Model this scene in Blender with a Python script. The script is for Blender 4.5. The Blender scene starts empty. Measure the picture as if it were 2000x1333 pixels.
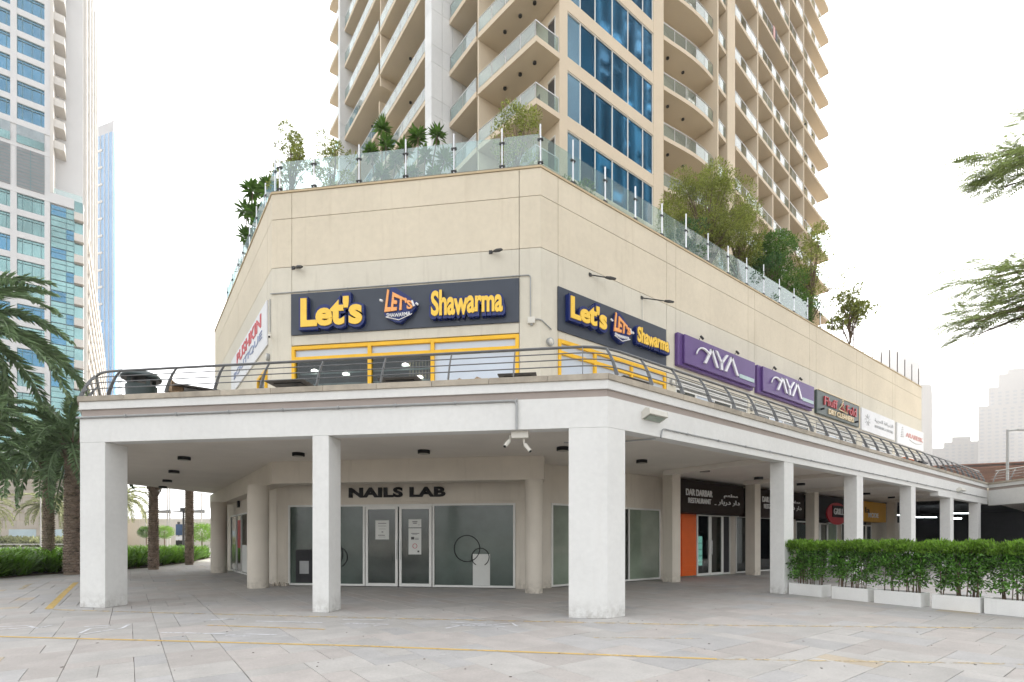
import bpy, bmesh, math, random
import numpy as np
from mathutils import Vector, Matrix
R = math.radians
random.seed(7); rng = np.random.default_rng(7)
sc = bpy.context.scene
COL = sc.collection

# ------------------------------------------------------------------ camera, sky, sun, exposure
YAW = 52.94
cam_d = bpy.data.cameras.new('camera'); cam = bpy.data.objects.new('camera', cam_d); COL.objects.link(cam)
cam_d.sensor_width = 36; cam_d.lens = 17.84; cam_d.shift_y = 0.19375; cam_d.clip_start = .1; cam_d.clip_end = 4000
cam.location = (0, 0, 1.6); cam.rotation_euler = (R(90), 0, R(YAW - 90)); sc.camera = cam
SUN_AZ, SUN_EL = 36.0, 38.0            # azimuth measured from the X axis
w = bpy.data.worlds.new('World'); sc.world = w; w.use_nodes = True
nt = w.node_tree; nt.nodes.clear()
sky = nt.nodes.new('ShaderNodeTexSky'); sky.sky_type = 'NISHITA'; sky.sun_disc = False
sky.sun_elevation = R(SUN_EL); sky.sun_rotation = R(90 - SUN_AZ); sky.dust_density = 4; sky.air_density = 1.0; sky.ozone_density = 1.0; sky.altitude = 0
hs = nt.nodes.new('ShaderNodeHueSaturation'); hs.inputs['Saturation'].default_value = .14
bg = nt.nodes.new('ShaderNodeBackground'); bg.inputs[1].default_value = .15
wo = nt.nodes.new('ShaderNodeOutputWorld')
gm = nt.nodes.new('ShaderNodeGamma'); gm.inputs['Gamma'].default_value = .55      # thick haze evens out the sky's brightness
nt.links.new(sky.outputs[0], gm.inputs['Color']); nt.links.new(gm.outputs[0], hs.inputs['Color']); nt.links.new(hs.outputs[0], bg.inputs[0]); nt.links.new(bg.outputs[0], wo.inputs[0])
sd = bpy.data.lights.new('sun', 'SUN'); sd.energy = 1.4; sd.angle = R(10.0); sd.color = (1, .94, .84)
so = bpy.data.objects.new('sun', sd); COL.objects.link(so)
tosun = Vector((math.cos(R(SUN_EL)) * math.cos(R(SUN_AZ)), math.cos(R(SUN_EL)) * math.sin(R(SUN_AZ)), math.sin(R(SUN_EL))))
so.rotation_euler = tosun.to_track_quat('Z', 'Y').to_euler(); so.location = (0, 0, 60)
sc.view_settings.view_transform = 'Standard'; sc.view_settings.look = 'None'; sc.view_settings.gamma = 1
sc.view_settings.use_curve_mapping = False
sc.view_settings.exposure = 2.75
sc.cycles.use_denoising = True
sc.cycles.max_bounces = 8; sc.cycles.diffuse_bounces = 4; sc.cycles.glossy_bounces = 3
sc.cycles.transparent_max_bounces = 24; sc.cycles.transmission_bounces = 4; sc.cycles.volume_bounces = 0
sc.cycles.caustics_reflective = False; sc.cycles.caustics_refractive = False; sc.cycles.sample_clamp_indirect = 6

# ------------------------------------------------------------------ materials
MATS = {}
def mat(name, col=(.5, .5, .5), rough=.7, metal=0, spec=.4, var=.08, scale=1.2, bump=.15, bscale=40, streak=0, tint=None,
        island=0, objrand=0, emit=None, estr=0, trans=0, coat=0, fine=0.0, foot=0):
    """Principled surface whose colour wanders with world-space noise (grime, wear), with fine relief."""
    if name in MATS: return MATS[name]
    m = bpy.data.materials.new(name); m.use_nodes = True; MATS[name] = m
    n = m.node_tree.nodes; l = m.node_tree.links; b = n['Principled BSDF']
    b.inputs['Roughness'].default_value = rough; b.inputs['Metallic'].default_value = metal
    b.inputs['Specular IOR Level'].default_value = spec
    if coat: b.inputs['Coat Weight'].default_value = coat; b.inputs['Coat Roughness'].default_value = .06
    geo = n.new('ShaderNodeNewGeometry')
    cur = n.new('ShaderNodeRGB'); cur.outputs[0].default_value = (*col, 1); out = cur.outputs[0]
    def mulv(out, val_socket, lo, hi, tintc=None):
        mr = n.new('ShaderNodeMapRange'); mr.inputs['From Min'].default_value = .3; mr.inputs['From Max'].default_value = .7
        mr.inputs['To Min'].default_value = lo; mr.inputs['To Max'].default_value = hi
        l.new(val_socket, mr.inputs['Value'])
        mx = n.new('ShaderNodeMix'); mx.data_type = 'RGBA'; mx.blend_type = 'MULTIPLY'; mx.inputs['Factor'].default_value = 1
        l.new(out, mx.inputs['A'])
        if tintc:
            cm = n.new('ShaderNodeMix'); cm.data_type = 'RGBA'; cm.inputs['A'].default_value = (1, 1, 1, 1); cm.inputs['B'].default_value = (*tintc, 1)
            l.new(mr.outputs[0], cm.inputs['Factor']); l.new(cm.outputs['Result'], mx.inputs['B'])
        else: l.new(mr.outputs[0], mx.inputs['B'])
        return mx.outputs['Result']
    if var:
        t = n.new('ShaderNodeTexNoise'); t.inputs['Scale'].default_value = scale; t.inputs['Detail'].default_value = 5; t.inputs['Roughness'].default_value = .6
        l.new(geo.outputs['Position'], t.inputs['Vector']); out = mulv(out, t.outputs['Fac'], 1 - var, 1 + var)
    if fine:
        t = n.new('ShaderNodeTexNoise'); t.inputs['Scale'].default_value = scale * 14; t.inputs['Detail'].default_value = 4
        l.new(geo.outputs['Position'], t.inputs['Vector']); out = mulv(out, t.outputs['Fac'], 1 - fine, 1 + fine)
    if streak:      # rain streaks: noise squeezed along z
        mp = n.new('ShaderNodeMapping'); mp.inputs['Scale'].default_value = (3.2, 3.2, .22)
        t = n.new('ShaderNodeTexNoise'); t.inputs['Scale'].default_value = 1.6; t.inputs['Detail'].default_value = 7; t.inputs['Roughness'].default_value = .7
        l.new(geo.outputs['Position'], mp.inputs[0]); l.new(mp.outputs[0], t.inputs['Vector'])
        mr = n.new('ShaderNodeMapRange'); mr.inputs['From Min'].default_value = .55; mr.inputs['From Max'].default_value = .8
        mr.inputs['To Min'].default_value = 0; mr.inputs['To Max'].default_value = streak
        l.new(t.outputs['Fac'], mr.inputs['Value'])
        mx = n.new('ShaderNodeMix'); mx.data_type = 'RGBA'; l.new(mr.outputs[0], mx.inputs['Factor']); l.new(out, mx.inputs['A'])
        tc = tint or tuple(c * .55 for c in col); mx.inputs['B'].default_value = (*tc, 1); out = mx.outputs['Result']
    if foot:        # splash dirt on the lowest part, patchy
        sx = n.new('ShaderNodeSeparateXYZ'); l.new(geo.outputs['Position'], sx.inputs[0]); m1 = n.new('ShaderNodeMapRange'); m1.inputs['From Min'].default_value = .0; m1.inputs['From Max'].default_value = .42
        m1.inputs['To Min'].default_value = 1; m1.inputs['To Max'].default_value = 0; l.new(sx.outputs['Z'], m1.inputs['Value'])
        t = n.new('ShaderNodeTexNoise'); t.inputs['Scale'].default_value = 5; t.inputs['Detail'].default_value = 8; t.inputs['Roughness'].default_value = .75; l.new(geo.outputs['Position'], t.inputs['Vector'])
        m2 = n.new('ShaderNodeMapRange'); m2.inputs['From Min'].default_value = .42; m2.inputs['From Max'].default_value = .7; l.new(t.outputs['Fac'], m2.inputs['Value'])
        mm = n.new('ShaderNodeMath'); mm.operation = 'MULTIPLY'; l.new(m1.outputs[0], mm.inputs[0]); l.new(m2.outputs[0], mm.inputs[1]); m3 = n.new('ShaderNodeMath'); m3.operation = 'MULTIPLY'; m3.inputs[1].default_value = foot; l.new(mm.outputs[0], m3.inputs[0])
        mx = n.new('ShaderNodeMix'); mx.data_type = 'RGBA'; l.new(m3.outputs[0], mx.inputs['Factor']); l.new(out, mx.inputs['A']); mx.inputs['B'].default_value = (.20, .175, .14, 1); out = mx.outputs['Result']
    if island:
        out2 = n.new('ShaderNodeMapRange'); out2.inputs['To Min'].default_value = 1 - island; out2.inputs['To Max'].default_value = 1 + island
        l.new(geo.outputs['Random Per Island'], out2.inputs['Value'])
        mx = n.new('ShaderNodeMix'); mx.data_type = 'RGBA'; mx.blend_type = 'MULTIPLY'; mx.inputs['Factor'].default_value = 1
        l.new(out, mx.inputs['A']); l.new(out2.outputs[0], mx.inputs['B']); out = mx.outputs['Result']
    if objrand:
        oi = n.new('ShaderNodeObjectInfo'); out2 = n.new('ShaderNodeMapRange'); out2.inputs['To Min'].default_value = 1 - objrand; out2.inputs['To Max'].default_value = 1 + objrand
        l.new(oi.outputs['Random'], out2.inputs['Value'])
        mx = n.new('ShaderNodeMix'); mx.data_type = 'RGBA'; mx.blend_type = 'MULTIPLY'; mx.inputs['Factor'].default_value = 1
        l.new(out, mx.inputs['A']); l.new(out2.outputs[0], mx.inputs['B']); out = mx.outputs['Result']
    l.new(out, b.inputs['Base Color'])
    if bump:
        t = n.new('ShaderNodeTexNoise'); t.inputs['Scale'].default_value = bscale; t.inputs['Detail'].default_value = 3
        l.new(geo.outputs['Position'], t.inputs['Vector'])
        bp = n.new('ShaderNodeBump'); bp.inputs['Strength'].default_value = bump; bp.inputs['Distance'].default_value = .01
        l.new(t.outputs['Fac'], bp.inputs['Height']); l.new(bp.outputs[0], b.inputs['Normal'])
    if emit: b.inputs['Emission Color'].default_value = (*emit, 1); b.inputs['Emission Strength'].default_value = estr
    if trans:
        o = n['Material Output']; tl = n.new('ShaderNodeBsdfTranslucent'); ms = n.new('ShaderNodeMixShader'); ms.inputs[0].default_value = trans
        l.new(out, tl.inputs[0]); l.new(b.outputs[0], ms.inputs[1]); l.new(tl.outputs[0], ms.inputs[2]); l.new(ms.outputs[0], o.inputs[0])
    return m
def glass(name, tint, refl=.12, rough=.02, dens=0.0, dcol=(.5, .6, .6), wob=0):
    """see-through pane: tinted transparency under a Fresnel reflection, dens = share of a milky diffuse film"""
    if name in MATS: return MATS[name]
    m = bpy.data.materials.new(name); m.use_nodes = True; MATS[name] = m
    n = m.node_tree.nodes; l = m.node_tree.links; n.clear()
    o = n.new('ShaderNodeOutputMaterial'); t = n.new('ShaderNodeBsdfTransparent'); t.inputs[0].default_value = (*tint, 1)
    g = n.new('ShaderNodeBsdfGlossy'); g.inputs['Roughness'].default_value = rough; g.inputs[0].default_value = (.95, 1, 1, 1)
    fr = n.new('ShaderNodeFresnel'); fr.inputs[0].default_value = 1.5
    ad = n.new('ShaderNodeMath'); ad.operation = 'MULTIPLY_ADD'; ad.inputs[1].default_value = 1.0; ad.inputs[2].default_value = refl; ad.use_clamp = True
    l.new(fr.outputs[0], ad.inputs[0])
    gb = n.new('ShaderNodeNewGeometry'); iv = n.new('ShaderNodeMath'); iv.operation = 'SUBTRACT'; iv.inputs[0].default_value = 1; l.new(gb.outputs['Backfacing'], iv.inputs[1])
    mu = n.new('ShaderNodeMath'); mu.operation = 'MULTIPLY'; l.new(ad.outputs[0], mu.inputs[0]); l.new(iv.outputs[0], mu.inputs[1])      # only the outer face mirrors
    ms = n.new('ShaderNodeMixShader'); l.new(mu.outputs[0], ms.inputs[0]); l.new(t.outputs[0], ms.inputs[1]); l.new(g.outputs[0], ms.inputs[2])
    last = ms.outputs[0]
    if wob:
        geo = n.new('ShaderNodeNewGeometry'); nz = n.new('ShaderNodeTexNoise'); nz.inputs['Scale'].default_value = .7
        l.new(geo.outputs['Position'], nz.inputs[0]); bp = n.new('ShaderNodeBump'); bp.inputs['Strength'].default_value = wob; bp.inputs['Distance'].default_value = .05
        l.new(nz.outputs[0], bp.inputs['Height']); l.new(bp.outputs[0], g.inputs['Normal'])
    if dens:
        d = n.new('ShaderNodeBsdfDiffuse'); d.inputs[0].default_value = (*dcol, 1); m2 = n.new('ShaderNodeMixShader'); m2.inputs[0].default_value = dens
        l.new(last, m2.inputs[1]); l.new(d.outputs[0], m2.inputs[2]); last = m2.outputs[0]
    l.new(last, o.inputs[0]); return m

WARM = mat('warm_wall_paint', (.635, .57, .45), .85, var=.06, scale=.45, streak=.5, tint=(.50, .43, .32), bump=.12, bscale=60, fine=.03)
PALE = mat('pale_wall_paint', (.615, .58, .49), .85, var=.06, scale=.45, streak=.5, tint=(.40, .36, .29), bump=.12, bscale=60, fine=.02)
JOINT = mat('joint_filler', (.42, .35, .25), .95, var=.1, bump=0)  # backing colour that shows in the gaps between panels
WHITE = mat('white_render_paint', (.71, .71, .69), .8, var=.035, scale=.7, streak=.22, tint=(.60, .57, .52), bump=.14, bscale=70, fine=.03, foot=.75)
TAUPE = mat('taupe_band_paint', (.36, .31, .28), .85, var=.05, scale=2, streak=.15)
SOFFIT = mat('soffit_paint', (.71, .665, .60), .9, var=.06, scale=.6, bump=.05)
SHOPW = mat('shop_wall_paint', (.65, .60, .52), .85, var=.06, scale=.9, streak=.3, tint=(.33, .29, .23), bump=.14, foot=.8)
CAP = mat('limestone_cap', (.40, .355, .29), .85, var=.18, scale=3, streak=.3, tint=(.22, .20, .17), bump=.3, bscale=30, objrand=.12)
TOWER = mat('tower_beige_paint', (.60, .515, .395), .85, var=.05, scale=.3, streak=.24, tint=(.50, .41, .29), bump=.08)
CEILB = mat('balcony_soffit_paint', (.45, .37, .27), .9, var=.06, scale=.7, bump=.05)
PANELG = mat('pale_grey_cladding', (.66, .675, .68), .55, var=.05, scale=.6, streak=.12, bump=.05, objrand=.05)
STEEL = mat('grey_rail_paint', (.16, .165, .17), .42, metal=.5, var=.1, scale=6, bump=.05)
DSTEEL = mat('dark_metal', (.045, .045, .045), .45, metal=.4, var=.1, scale=5, bump=.05)
INOX = mat('stainless_post', (.62, .63, .64), .28, metal=.9, var=.05, scale=8, bump=0)
WFRAME = mat('white_window_frame', (.72, .72, .69), .4, var=.04, scale=3, bump=.02)
YELL = mat('yellow_frame_paint', (.80, .46, .02), .45, var=.05, scale=3, bump=.03)
NAVYP = mat('charcoal_navy_signboard', (.040, .050, .070), .42, var=.08, scale=1.5, bump=.03)
NAVYB = mat('navy_letter_backing', (.010, .022, .13), .3, var=.06, bump=0)
YLET = mat('yellow_letter_face', (.86, .56, .07), .35, var=.05, scale=5, bump=0)
OLET = mat('orange_letter_face', (.86, .38, .12), .35, var=.08, scale=5, bump=0)
WLET = mat('white_letter_face', (.78, .78, .78), .35, var=.03, bump=0)
PURP = mat('purple_signboard', (.105, .055, .20), .4, var=.06, scale=1.5, bump=.03)
SILV = mat('silver_letter', (.70, .70, .73), .3, metal=.25, var=.04, bump=0)
GREENG = mat('dark_green_grey_signboard', (.045, .065, .06), .4, var=.08, scale=1.5, bump=.02)
RLET = mat('red_letter_face', (.42, .03, .04), .35, var=.05, bump=0)
CREAMLET = mat('cream_letter_face', (.72, .58, .36), .35, var=.05, bump=0)
WSIGN = mat('white_signboard', (.66, .67, .69), .45, var=.05, scale=1.2, bump=0)
BROWN = mat('dark_brown_signboard', (.018, .011, .008), .65, spec=.15, var=.1, scale=2, bump=.02)
ORANGE = mat('orange_door_panel', (.72, .12, .012), .5, var=.05, scale=3, bump=.03)
BLACK = mat('black_paint', (.010, .010, .011), .5, spec=.25, var=.1, bump=0)
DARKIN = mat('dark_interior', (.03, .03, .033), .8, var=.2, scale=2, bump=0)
CONDUIT = mat('grey_conduit', (.34, .35, .35), .5, metal=.2, var=.06, scale=5, bump=0)
PLASTW = mat('cream_plastic', (.62, .60, .54), .45, var=.05, bump=0)
RSTONE = [mat('paving_stone_grey', (.425, .408, .388), .8, var=.09, scale=2.2, fine=.07, bump=.25, bscale=55, objrand=.07, island=.05),
          mat('paving_stone_pinkish', (.42, .390, .368), .8, var=.09, scale=2.2, fine=.07, bump=.25, bscale=55, objrand=.07, island=.05),
          mat('paving_stone_cream', (.45, .385, .30), .8, var=.08, scale=2.2, fine=.07, bump=.25, bscale=55, objrand=.05, island=.04),
          mat('paving_stone_bluish', (.405, .395, .388), .8, var=.09, scale=2.2, fine=.07, bump=.25, bscale=55, objrand=.07, island=.05)]
MORTAR = mat('paving_joint', (.15, .14, .13), .95, var=.15, scale=4, bump=.2)
def worn(name, col, cover, scale=5):
    """road paint worn through: the paint's own patches over see-through gaps"""
    m = mat(name, col, .7, var=.12, scale=6, bump=.1); n = m.node_tree.nodes; l = m.node_tree.links
    geo = n.new('ShaderNodeNewGeometry'); t = n.new('ShaderNodeTexNoise'); t.inputs['Scale'].default_value = scale; t.inputs['Detail'].default_value = 8; t.inputs['Roughness'].default_value = .75
    l.new(geo.outputs['Position'], t.inputs['Vector']); mr = n.new('ShaderNodeMapRange')
    mr.inputs['From Min'].default_value = .62 - cover * .4; mr.inputs['From Max'].default_value = .74 - cover * .4; mr.inputs['To Max'].default_value = .85
    l.new(t.outputs['Fac'], mr.inputs['Value']); tr = n.new('ShaderNodeBsdfTransparent'); ms = n.new('ShaderNodeMixShader')
    l.new(mr.outputs[0], ms.inputs[0]); l.new(tr.outputs[0], ms.inputs[1]); l.new(n['Principled BSDF'].outputs[0], ms.inputs[2]); l.new(ms.outputs[0], n['Material Output'].inputs[0]); return m
YPAINT = worn('worn_yellow_line_paint', (.66, .46, .15), .68, 4)
YPAINTF = worn('faint_yellow_line_paint', (.62, .50, .30), .46, 4)
WPAINT = worn('worn_white_mark_paint', (.78, .79, .82), .66, 5)
ROOFGL = glass('roof_glass', (.80, .90, .89), refl=.10, rough=.03, dens=.09, dcol=(.50, .64, .66), wob=.12)
BALGL = glass('balcony_glass', (.74, .85, .84), refl=.16, rough=.03, dens=.05, dcol=(.55, .62, .62), wob=.1)
LEAF = [mat('leaf_mid_green', (.10, .20, .035), .5, spec=.35, var=.2, scale=1.5, island=.45, trans=.35, bump=0),
        mat('leaf_dark_green', (.060, .14, .040), .5, spec=.35, var=.2, scale=1.5, island=.45, trans=.3, bump=0),
        mat('leaf_bright_green', (.17, .31, .04), .45, spec=.35, var=.2, scale=1.5, island=.4, trans=.4, bump=0),
        mat('leaf_olive', (.27, .31, .07), .55, spec=.3, var=.25, scale=1.5, island=.45, trans=.35, bump=0),
        mat('leaf_bluish_palm', (.20, .29, .15), .5, spec=.35, var=.2, scale=1.2, island=.4, trans=.3, bump=0),
        mat('leaf_pale_yellowish', (.27, .29, .14), .6, spec=.3, var=.2, scale=1.2, island=.35, trans=.35, bump=0)]  # last one: paler, yellower green for the distant plants
BARK = mat('bark', (.16, .115, .08), .9, var=.25, scale=4, bump=.6, bscale=25)
PALMB = mat('palm_bark', (.27, .21, .165), .9, var=.3, scale=6, bump=.6, bscale=30, island=.35)

# ------------------------------------------------------------------ geometry helpers
class Fr:
    """a vertical facade line: origin, unit u along it, n out of the wall towards the street"""
    def __init__(s, o, u):
        s.o = np.array(o, float); u = np.array(u, float); s.u = u / np.hypot(*u)
        n = np.array([s.u[1], -s.u[0]]); s.n = n if n @ s.o < 0 else -n
    def P(s, u, z, n=0):
        p = s.o + s.u * u + s.n * n; return (p[0], p[1], z)
    def off(s, n): f = Fr(s.o, s.u); f.n = s.n; f.o = s.o + s.n * n; return f
    @property
    def right(s): return np.array([-s.n[1], s.n[0]])
SLABC = Fr((7.7, 7.0), (-1, 1)); SLABR = Fr((7.7, 7.0), (1, 0))
WR = Fr((9.716, 11.459), (1, 0)); WC = Fr((9.716, 11.459), (-1, 1)); BX = (3.642, 17.533); WL = Fr(BX, (0, 1))
LOC = {}
class MB:
    def __init__(s): s.v = []; s.f = []
    def add(s, vs, fs):
        b = len(s.v); s.v += [tuple(map(float, p)) for p in vs]; s.f += [tuple(b + i for i in f) for f in fs]; return s
    def hexa(s, q): return s.add(q, [(0, 3, 2, 1), (4, 5, 6, 7), (0, 1, 5, 4), (1, 2, 6, 5), (2, 3, 7, 6), (3, 0, 4, 7)])
    def box(s, fr, u0, u1, z0, z1, n0, n1):
        return s.hexa([fr.P(u0, z0, n0), fr.P(u1, z0, n0), fr.P(u1, z0, n1), fr.P(u0, z0, n1), fr.P(u0, z1, n0), fr.P(u1, z1, n0), fr.P(u1, z1, n1), fr.P(u0, z1, n1)])
    def wbox(s, x0, x1, y0, y1, z0, z1):
        return s.hexa([(x0, y0, z0), (x1, y0, z0), (x1, y1, z0), (x0, y1, z0), (x0, y0, z1), (x1, y0, z1), (x1, y1, z1), (x0, y1, z1)])
    def prism(s, poly, z0, z1):
        k = len(poly); v = [(x, y, z0) for x, y in poly] + [(x, y, z1) for x, y in poly]
        return s.add(v, [tuple(range(k))[::-1], tuple(range(k, 2 * k))] + [(i, (i + 1) % k, k + (i + 1) % k, k + i) for i in range(k)])
    def tube(s, pts, r, k=8, r1=None, cap=True):
        pts = [Vector(p) for p in pts]; base = len(s.v); nrm = None; m = len(pts)
        for i, p in enumerate(pts):
            t = (pts[min(i + 1, m - 1)] - pts[max(i - 1, 0)]).normalized()
            if nrm is None: nrm = t.orthogonal().normalized()
            nrm = (nrm - t * nrm.dot(t)).normalized(); bn = t.cross(nrm)
            rr = r if r1 is None else r + (r1 - r) * i / (m - 1)
            for j in range(k):
                a = 2 * math.pi * j / k; q = p + (nrm * math.cos(a) + bn * math.sin(a)) * rr; s.v.append(tuple(q))
        for i in range(m - 1):
            for j in range(k):
                a = base + i * k + j; b = base + i * k + (j + 1) % k; s.f.append((a, b, b + k, a + k))
        if cap: s.f.append(tuple(base + j for j in range(k))[::-1]); s.f.append(tuple(base + (m - 1) * k + j for j in range(k)))
        return s
    def cyl(s, c, r, z0, z1, k=24, r1=None): return s.tube([(c[0], c[1], z0), (c[0], c[1], z1)], r, k, r1)
    def lathe(s, c, prof, k=24):
        b = len(s.v)
        for r, z in prof:
            for j in range(k): a = 2 * math.pi * j / k; s.v.append((c[0] + r * math.cos(a), c[1] + r * math.sin(a), z))
        for i in range(len(prof) - 1):
            for j in range(k): a = b + i * k + j; q = b + i * k + (j + 1) % k; s.f.append((a, q, q + k, a + k))
        return s
    def build(s, name, m, parent=None, bevel=0, smooth=False, label=None, seg=2):
        off = LOC.get(parent.name, (0, 0, 0)) if parent else (0, 0, 0)
        me = bpy.data.meshes.new(name); me.from_pydata([(a - off[0], b - off[1], c - off[2]) for a, b, c in s.v], [], s.f)
        if bevel:
            bm = bmesh.new(); bm.from_mesh(me); bmesh.ops.remove_doubles(bm, verts=bm.verts, dist=1e-5)
            bmesh.ops.bevel(bm, geom=[e for e in bm.edges if len(e.link_faces) == 2 and e.calc_face_angle(0) > .5], offset=bevel, segments=seg, affect='EDGES', profile=.5)
            bm.to_mesh(me); bm.free()
        else:
            bm = bmesh.new(); bm.from_mesh(me); bmesh.ops.recalc_face_normals(bm, faces=bm.faces); bm.to_mesh(me); bm.free()
        if smooth:
            me.shade_smooth() if hasattr(me, 'shade_smooth') else None
            try: me.set_sharp_from_angle(angle=R(35))
            except Exception: pass
        me.materials.append(m); o = bpy.data.objects.new(name, me); COL.objects.link(o)
        LOC[o.name] = off
        if parent: o.parent = parent
        if label: o['label'] = label
        return o
def sub(o_parent_part, mbx, name, m, **k):
    """a sub-part: its parent is a part whose own origin is that of the thing"""
    return mbx.build(name, m, o_parent_part, **k)
def tag(o, label=None, cat=None, group=None, kind=None):
    for k, v in (('label', label), ('category', cat), ('group', group), ('kind', kind)):
        if v: o[k] = v
    return o
def thing(name, label, cat, loc=(0, 0, 0), group=None):
    o = bpy.data.objects.new(name, None); COL.objects.link(o); o.location = loc; o.empty_display_size = .2; LOC[o.name] = tuple(loc)
    return tag(o, label, cat, group)
def struct(name):
    o = bpy.data.objects.new(name, None); COL.objects.link(o); LOC[o.name] = (0, 0, 0); o['kind'] = 'structure'; return o
def clone(o, d=(0, 0, 0), parent=None):
    c = o.copy(); COL.objects.link(c); c.location = Vector(o.location) + Vector(d)
    c.parent = parent or o.parent; LOC[c.name] = LOC.get(o.name, (0, 0, 0)); return c
def copy_tree(root, loc, label, rotz=0, group=None):
    r = root.copy(); COL.objects.link(r); r.location = loc; r.rotation_euler = (0, 0, rotz); LOC[r.name] = tuple(loc); r['label'] = label
    if group: r['group'] = group
    for ch in root.children:
        c = ch.copy(); COL.objects.link(c); c.parent = r
        for g in ch.children: d = g.copy(); COL.objects.link(d); d.parent = c
    return r
def npmesh(name, V, F, m, parent=None, off=(0, 0, 0), smooth=False):
    V = np.asarray(V, np.float32).reshape(-1, 3) - np.array(off, np.float32); F = np.asarray(F, np.int32)
    me = bpy.data.meshes.new(name); me.vertices.add(len(V)); me.vertices.foreach_set('co', V.ravel())
    k = F.shape[1]; me.loops.add(F.size); me.loops.foreach_set('vertex_index', F.ravel()); me.polygons.add(len(F))
    me.polygons.foreach_set('loop_start', np.arange(0, F.size, k, dtype=np.int32)); me.update(calc_edges=True); me.validate()
    me.materials.append(m); o = bpy.data.objects.new(name, me); COL.objects.link(o)
    if parent: o.parent = parent
    if smooth: me.shade_smooth()
    return o
def leaves(P, Dr, L, W, up=None, fold=.25):
    """leaf faces: base points P, unit directions Dr, lengths L, widths W; each leaf is a folded kite of two triangles-pairs"""
    P = np.asarray(P); Dr = Dr / np.linalg.norm(Dr, axis=1, keepdims=True); n = len(P)
    if up is None: up = rng.normal(size=(n, 3)) + np.array([0, 0, .6])
    S = np.cross(Dr, up); S /= np.linalg.norm(S, axis=1, keepdims=True) + 1e-9; N = np.cross(S, Dr)
    L = np.broadcast_to(L, n)[:, None]; W = np.broadcast_to(W, n)[:, None]
    mid = P + Dr * L * .45
    V = np.stack([P, mid + S * W * .5 + N * W * fold, P + Dr * L, mid - S * W * .5 + N * W * fold], 1)
    b = np.arange(n)[:, None] * 4
    F = np.concatenate([b + [[0, 1, 2, 2]], b + [[0, 2, 3, 3]]], 0)
    T = np.concatenate([b + [[0, 1, 2]], b + [[0, 2, 3]]], 0)
    return V.reshape(-1, 3), T
FONT_TMP = []
def word_mesh(text, offset=0.0, extrude=.5, shear=0, res=4, spacing=1.0):
    cu = bpy.data.curves.new('t', 'FONT'); cu.body = text; cu.size = 1; cu.offset = offset; cu.extrude = extrude; cu.resolution_u = res; cu.shear = shear; cu.space_character = spacing
    ob = bpy.data.objects.new('t', cu); COL.objects.link(ob); dg = bpy.context.evaluated_depsgraph_get(); dg.update()
    me = bpy.data.meshes.new_from_object(ob.evaluated_get(dg)); bpy.data.objects.remove(ob); bpy.data.curves.remove(cu)
    V = np.array([v.co[:] for v in me.vertices]).reshape(-1, 3); F = [tuple(p.vertices) for p in me.polygons]; bpy.data.meshes.remove(me)
    return V, F
def lettering(text, fr, ul, ur, z0, z1, n0, depth, m, parent, offset=0, warp=None, name='letter', joined=False, spacing=1.0, partname=None, pad=0, res=4):
    """raised letters on the wall fr between u=ul (reader's left) and u=ur, from z0 to z1; every letter is its own mesh"""
    V, F = word_mesh(text, offset, spacing=spacing, res=res)
    if not len(V): return []
    x0, x1 = V[:, 0].min(), V[:, 0].max(); y0, y1 = V[:, 1].min(), V[:, 1].max()
    X = (V[:, 0] - x0) / (x1 - x0); Yv = (V[:, 1] - y0) / (y1 - y0); Z = V[:, 2]; zr = Z.max() - Z.min()
    # islands
    key = {}; par = list(range(len(V)))
    def find(a):
        while par[a] != a: par[a] = par[par[a]]; a = par[a]
        return a
    seen = {}
    for i, p in enumerate(np.round(V, 4)):
        t = tuple(p); 
        if t in seen: par[find(i)] = find(seen[t])
        else: seen[t] = i
    for f in F:
        for a in f[1:]: par[find(a)] = find(f[0])
    isl = {}
    for i in range(len(V)): isl.setdefault(find(i), []).append(i)
    groups = []
    for vs in sorted(isl.values(), key=lambda q: X[q].min()):
        a, b = X[vs].min(), X[vs].max()
        for g in groups:
            if min(b, g[1]) - max(a, g[0]) > .5 * min(b - a, g[1] - g[0]): g[2] += vs; g[0] = min(a, g[0]); g[1] = max(b, g[1]); break
        else: groups.append([a, b, list(vs)])
    if joined: groups = [[0, 1, list(range(len(V)))]]
    out = []
    for gi, (a, b, vs) in enumerate(groups):
        idx = {v: k for k, v in enumerate(vs)}; mb = MB(); s = set(vs)
        pv = []
        for v in vs:
            xx, yy = X[v], Yv[v]
            if warp: xx, yy = warp(xx, yy, gi)
            d = (Z[v] - V[:, 2].min()) / zr if zr else 0
            pv.append(fr.P(ul + (ur - ul) * xx, z0 + (z1 - z0) * yy, n0 + depth * d))
        mb.add(pv, [tuple(idx[q] for q in f) for f in F if f[0] in s])
        out.append(mb.build(name, m, parent))
    return out

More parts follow.
